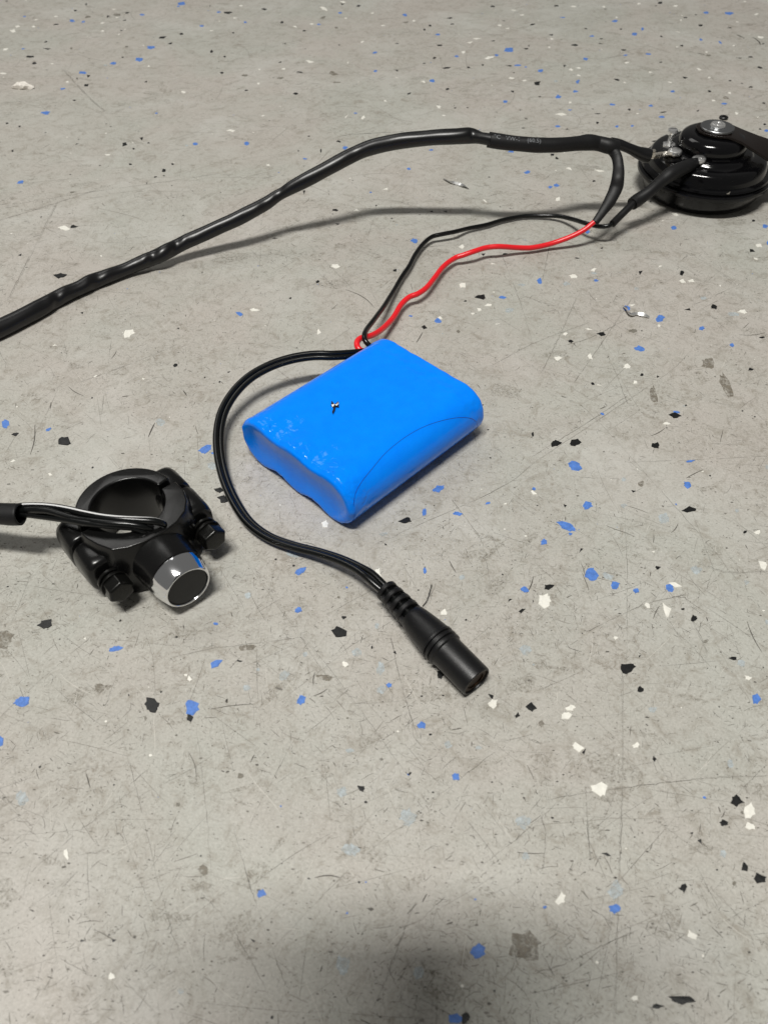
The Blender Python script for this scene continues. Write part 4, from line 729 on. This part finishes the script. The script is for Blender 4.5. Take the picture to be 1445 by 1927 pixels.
for s_ in (-1, 1):
    lug([(-11.8, .62), (-11.3, .82), (-10.2, .95), (-8.5, 1), (-1.3, 1), (-0.7, .96), (-0.4, .9)], 5.5, 7.4, s_ * 15.5, rear)
    xe = 12.6 if s_ > 0 else 11.2
    lug([(0.8, .9), (1.1, .96), (1.8, 1), (xe - 3.0, .97), (xe - 1.2, .93), (xe - 0.4, .86), (xe, .74)], 5.4, 7.0, s_ * 15.6, front)
    # bolt with spring washer, thread and hexagon head
    bo = empty('bolt'); bo.parent = sw
    th_ = [(0.01, xe - 1)] + [(2.6 if k_ % 2 else 2.15, xe + k_ * 0.35) for k_ in range(8)] + [(2.4, xe + 3), (0.01, xe + 3)]
    cy, cz = s_ * 15.5, 9.6
    lathe('thread', th_, M['black_bolt'], bo, 28, 'x', (0, cy, cz))
    lathe('flat_washer', [(0.01, xe + 1.5), (3.9, xe + 1.5), (4.1, xe + 1.7), (4.1, xe + 2.3), (3.9, xe + 2.5), (0.01, xe + 2.5)], M['black_bolt'], bo, 36, 'x', (0, cy, cz), rot=None)
    lathe('spring_washer', [(0.01, xe + 2.7), (3.5, xe + 2.7), (3.7, xe + 3.0), (3.7, xe + 3.6), (3.5, xe + 3.9), (0.01, xe + 3.9)], M['black_bolt'], bo, 36, 'x', (0, cy + .15, cz - .1))
    hx0, hx1 = xe + 4.1, xe + 8.3
    loft('hexagon_head', [[(hx0, cy + 4.15 * math.cos(a_), cz + 4.15 * math.sin(a_)) for a_ in [0.35 + k_ * math.pi / 3 for k_ in range(6)]],
                          [(hx1, cy + 4.15 * math.cos(a_), cz + 4.15 * math.sin(a_)) for a_ in [0.35 + k_ * math.pi / 3 for k_ in range(6)]],
                          [(hx1 + 0.5, cy + 3.5 * math.cos(a_), cz + 3.5 * math.sin(a_)) for a_ in [0.35 + k_ * math.pi / 3 for k_ in range(6)]]], M['black_bolt'], bo, 0.35)
    lathe('head_collar', [(0.01, hx0 - 0.3), (4.2, hx0 - 0.3), (4.4, hx0), (4.3, hx0 + 0.5), (0.01, hx0 + 0.6)], M['black_bolt'], bo, 36, 'x', (0, cy, cz))
bcx = 10.0
barrel = lathe('button_housing', [(0.01, 9.5), (10.0, 9.5), (10.0, 13), (9.4, 14.5), (9.0, 20), (8.75, 24.6), (8.7, 24.9), (8.4, 25.2), (0.01, 25.4)], M['black_satin'], sw, 56, 'x', (0, -0.3, bcx))
bz = lathe('chrome_bezel', [(8.0, 25.2), (8.4, 25.25), (8.55, 25.5), (8.5, 26.2), (8.15, 28.0), (7.4, 30.6), (7.15, 31.1), (6.95, 31.25), (6.65, 31.2), (6.5, 30.95), (6.5, 28.0)], M['chrome'], sw, 72, 'x', (0, -0.3, bcx))
lathe('button_cap', [(0.01, 27.5), (6.4, 27.5), (6.4, 30.6), (6.15, 30.85), (5.0, 30.9), (0.01, 30.8)], M['cap'], sw, 56, 'x', (0, -0.3, bcx))

# its cable leaving to the left
cc = empty('switch_cable', at(60, 965, 0), 0, 'short black cable with a white-striped wire leading left from the clamp switch', 'cable')
o_ = Vector(cc.location) / MM
W1 = [(312, 991, 18.5), (304, 985, 21), (290, 981, 22.2), (262, 979, 23), (230, 977, 23.5), (195, 973, 23.5), (160, 966, 23), (130, 959, 22.5), (100, 954, 22), (70, 952, 21.5), (40, 953, 21), (15, 957, 20.5)]
W2 = [(276, 1006, 18.5), (268, 999, 20.5), (250, 993, 21.3), (225, 991, 22), (195, 988, 22.5), (160, 984, 22.3), (125, 978, 21.5), (90, 973, 20.5), (60, 969, 20.3), (40, 967, 20.2), (15, 966, 20)]
W3 = [(290, 1000, 18.5), (272, 992, 21.5), (245, 987, 22.8), (215, 985, 23.2), (180, 981, 23), (140, 975, 22.2), (95, 962, 22.8), (70, 960, 22.5), (40, 961, 21), (15, 962, 20)]
for L, stripe in ((W1, True), (W2, False), (W3, False)):
    P, _ = pxpath(L, 0.8)
    wo = tube('wire', [p - o_ for p in P], 1.0 if not stripe else 1.1, M['wire_black'], cc, 14)
    if stripe:
        Fm = frames(P); V = []; F = []
        for i, (p, (t, nn, b)) in enumerate(zip(P, Fm)):
            for th in (-0.36, -0.24, -0.12, 0.0, 0.1):
                V.append(p + nn * math.cos(th) * 1.13 + b * math.sin(th) * 1.13 - o_)
        for i in range(len(P) - 1):
            for k_ in range(4): a = i * 5 + k_; F.append((a, a + 1, a + 6, a + 5))
        mesh('white_stripe', V, F, M['wire_white'], wo)
P, Rr = pxpath([(-160, 960, 16, 3.3), (-100, 962, 17.5, 3.3), (-40, 965, 19, 3.3), (0, 967, 20, 3.3), (22, 968, 20.3, 3.35), (40, 968, 20.6, 3.25)], 0.6)
V, Q = tube_data([p - o_ for p in P], lambda i, th: Rr[i] * (1 + 0.06 * noise.noise((i * .08, math.cos(th), math.sin(th)))), 28, caps=False)
jo = mesh('sheath', V, Q, M['shrink'], cc)
so = jo.modifiers.new('wall', 'SOLIDIFY'); so.thickness = 0.0006; so.offset = -1

# ------------------------------------------------------------------ bits lying on the floor
def strip(name, L, wd, mat, label, cat, group=None, thick=0.25):
    P, Rr = pxpath([(a, b, z + 0.2, w_) for a, b, z, w_ in L], 0.5); o = P[len(P) // 2].copy(); o.z = 0
    rt = bpy.data.objects.new
    Fm = frames(P); V = []; F = []
    for i, (p, (t, nn, b)) in enumerate(zip(P, Fm)):
        tw = 0.6 * math.sin(i * 0.25); b2 = b * math.cos(tw) + nn * math.sin(tw); n2 = nn * math.cos(tw) - b * math.sin(tw)
        h = Rr[i] * wd
        for s1, s2 in ((-1, -1), (1, -1), (1, 1), (-1, 1)): V.append(p + b2 * h * s1 + n2 * thick * 0.5 * s2 - o)
    for i in range(len(P) - 1):
        for k_ in range(4): a = i * 4 + k_; c2 = i * 4 + (k_ + 1) % 4; F.append((a, c2, c2 + 4, a + 4))
    F.append((0, 1, 2, 3)); e = (len(P) - 1) * 4; F.append((e + 3, e + 2, e + 1, e))
    ob = mesh(name, V, F, mat, None, angle=30); ob.location = o * MM
    return tag(ob, label, cat, group)
strip('metal_shaving', [(834, 336, 0.3, .4), (846, 341, 0.8, 1), (862, 346, 0.6, .8), (874, 350, 0.6, 1.4), (881, 354, 0.3, .7)], 0.9, M['steel'], 'thin straight silver shaving lying below the arching black cable', 'metal shaving')
strip('metal_shaving', [(1175, 577, 0.3, .8), (1180, 584, 1.0, .9), (1187, 591, 1.0, .9), (1197, 590, 0.9, .6), (1210, 592, 0.8, .8), (1221, 597, 0.3, .5)], 1.0, M['steel'], 'curled silver shaving with a forked end beside a blue flake', 'metal shaving')
strip('hair_thread', [(795, 1141, 0.1, 1), (803, 1130, 0.8, 1), (808, 1115, 1.0, 1), (812, 1100, 0.4, 1)], 0.11, M['wire_black'], 'short black hair on the floor just right of the socket relief rings', 'hair', thick=0.12)
# crumpled pale scrap, top left
c0 = at(47, 166, 0); V = []; rs = random.Random(4)
bm = bmesh.new(); bmesh.ops.create_icosphere(bm, subdivisions=2, radius=1.0)
for v in bm.verts:
    k_ = 1 + 0.45 * noise.noise(v.co * 1.7 + Vector((3, 1, 2)))
    v.co = Vector((v.co.x * 6.0 * k_ + (v.co.x < 0) * -1.5, v.co.y * 3.0 * k_, max(0.05, (v.co.z + 0.3) * 3.2 * k_ * (0.4 + 0.6 * max(0, 1 - v.co.x ** 2)))))
M['scrap'] = simple('pale_scrap', (0.74, 0.70, 0.64), 0.5, bscale=500, bstr=0.6, var=0.2)
so_ = from_bm('paint_scrap', bm, M['scrap'], None, 20); so_.location = Vector((c0.x, c0.y, 0)) * MM
tag(so_, 'small crumpled white scrap lying at the upper left of the floor', 'scrap')
# tiny black ring behind the horn
q = at(1361, 221, 0.8)
ro = lathe('rubber_ring', [(1.0, 0.0), (2.3, 0.0), (2.7, 0.5), (2.7, 1.1), (2.3, 1.5), (1.2, 1.5), (1.0, 1.0), (1.0, 0.05)], M['moulded'], None, 28); ro.location = Vector((q.x, q.y, 0)) * MM
tag(ro, 'tiny black ring lying on the floor just behind the horn', 'ring')

# ------------------------------------------------------------------ the phone that takes the picture (it throws the shadow along the lower edge)
ph = bpy.data.objects.new('smartphone', None); C.objects.link(ph)
ph.location = cam.location; ph.rotation_euler = cam.rotation_euler
tag(ph, 'dark smartphone held over the floor just behind the camera position', 'smartphone')
M['phone'] = simple('dark_phone_body', (0.03, 0.03, 0.035), 0.3)
M['screen'] = simple('phone_glass', (0.01, 0.01, 0.012), 0.05)
def rr_outline(x0, x1, y0, y1, r_, z):
    P = []
    for cx, cy, a0 in ((x1 - r_, y1 - r_, 0), (x0 + r_, y1 - r_, 90), (x0 + r_, y0 + r_, 180), (x1 - r_, y0 + r_, 270)):
        for k_ in range(7): a_ = R(a0 + 15 * k_); P.append((cx + r_ * math.cos(a_), cy + r_ * math.sin(a_), z))
    return P
loft('phone_body', [rr_outline(-54, 20, -127, 20, 11, 4), rr_outline(-54, 20, -127, 20, 11, 12)], M['phone'], ph, 1.5)
loft('phone_screen', [rr_outline(-51, 17, -124, 17, 9, 12.05), rr_outline(-51, 17, -124, 17, 9, 12.4)], M['screen'], ph, 0)
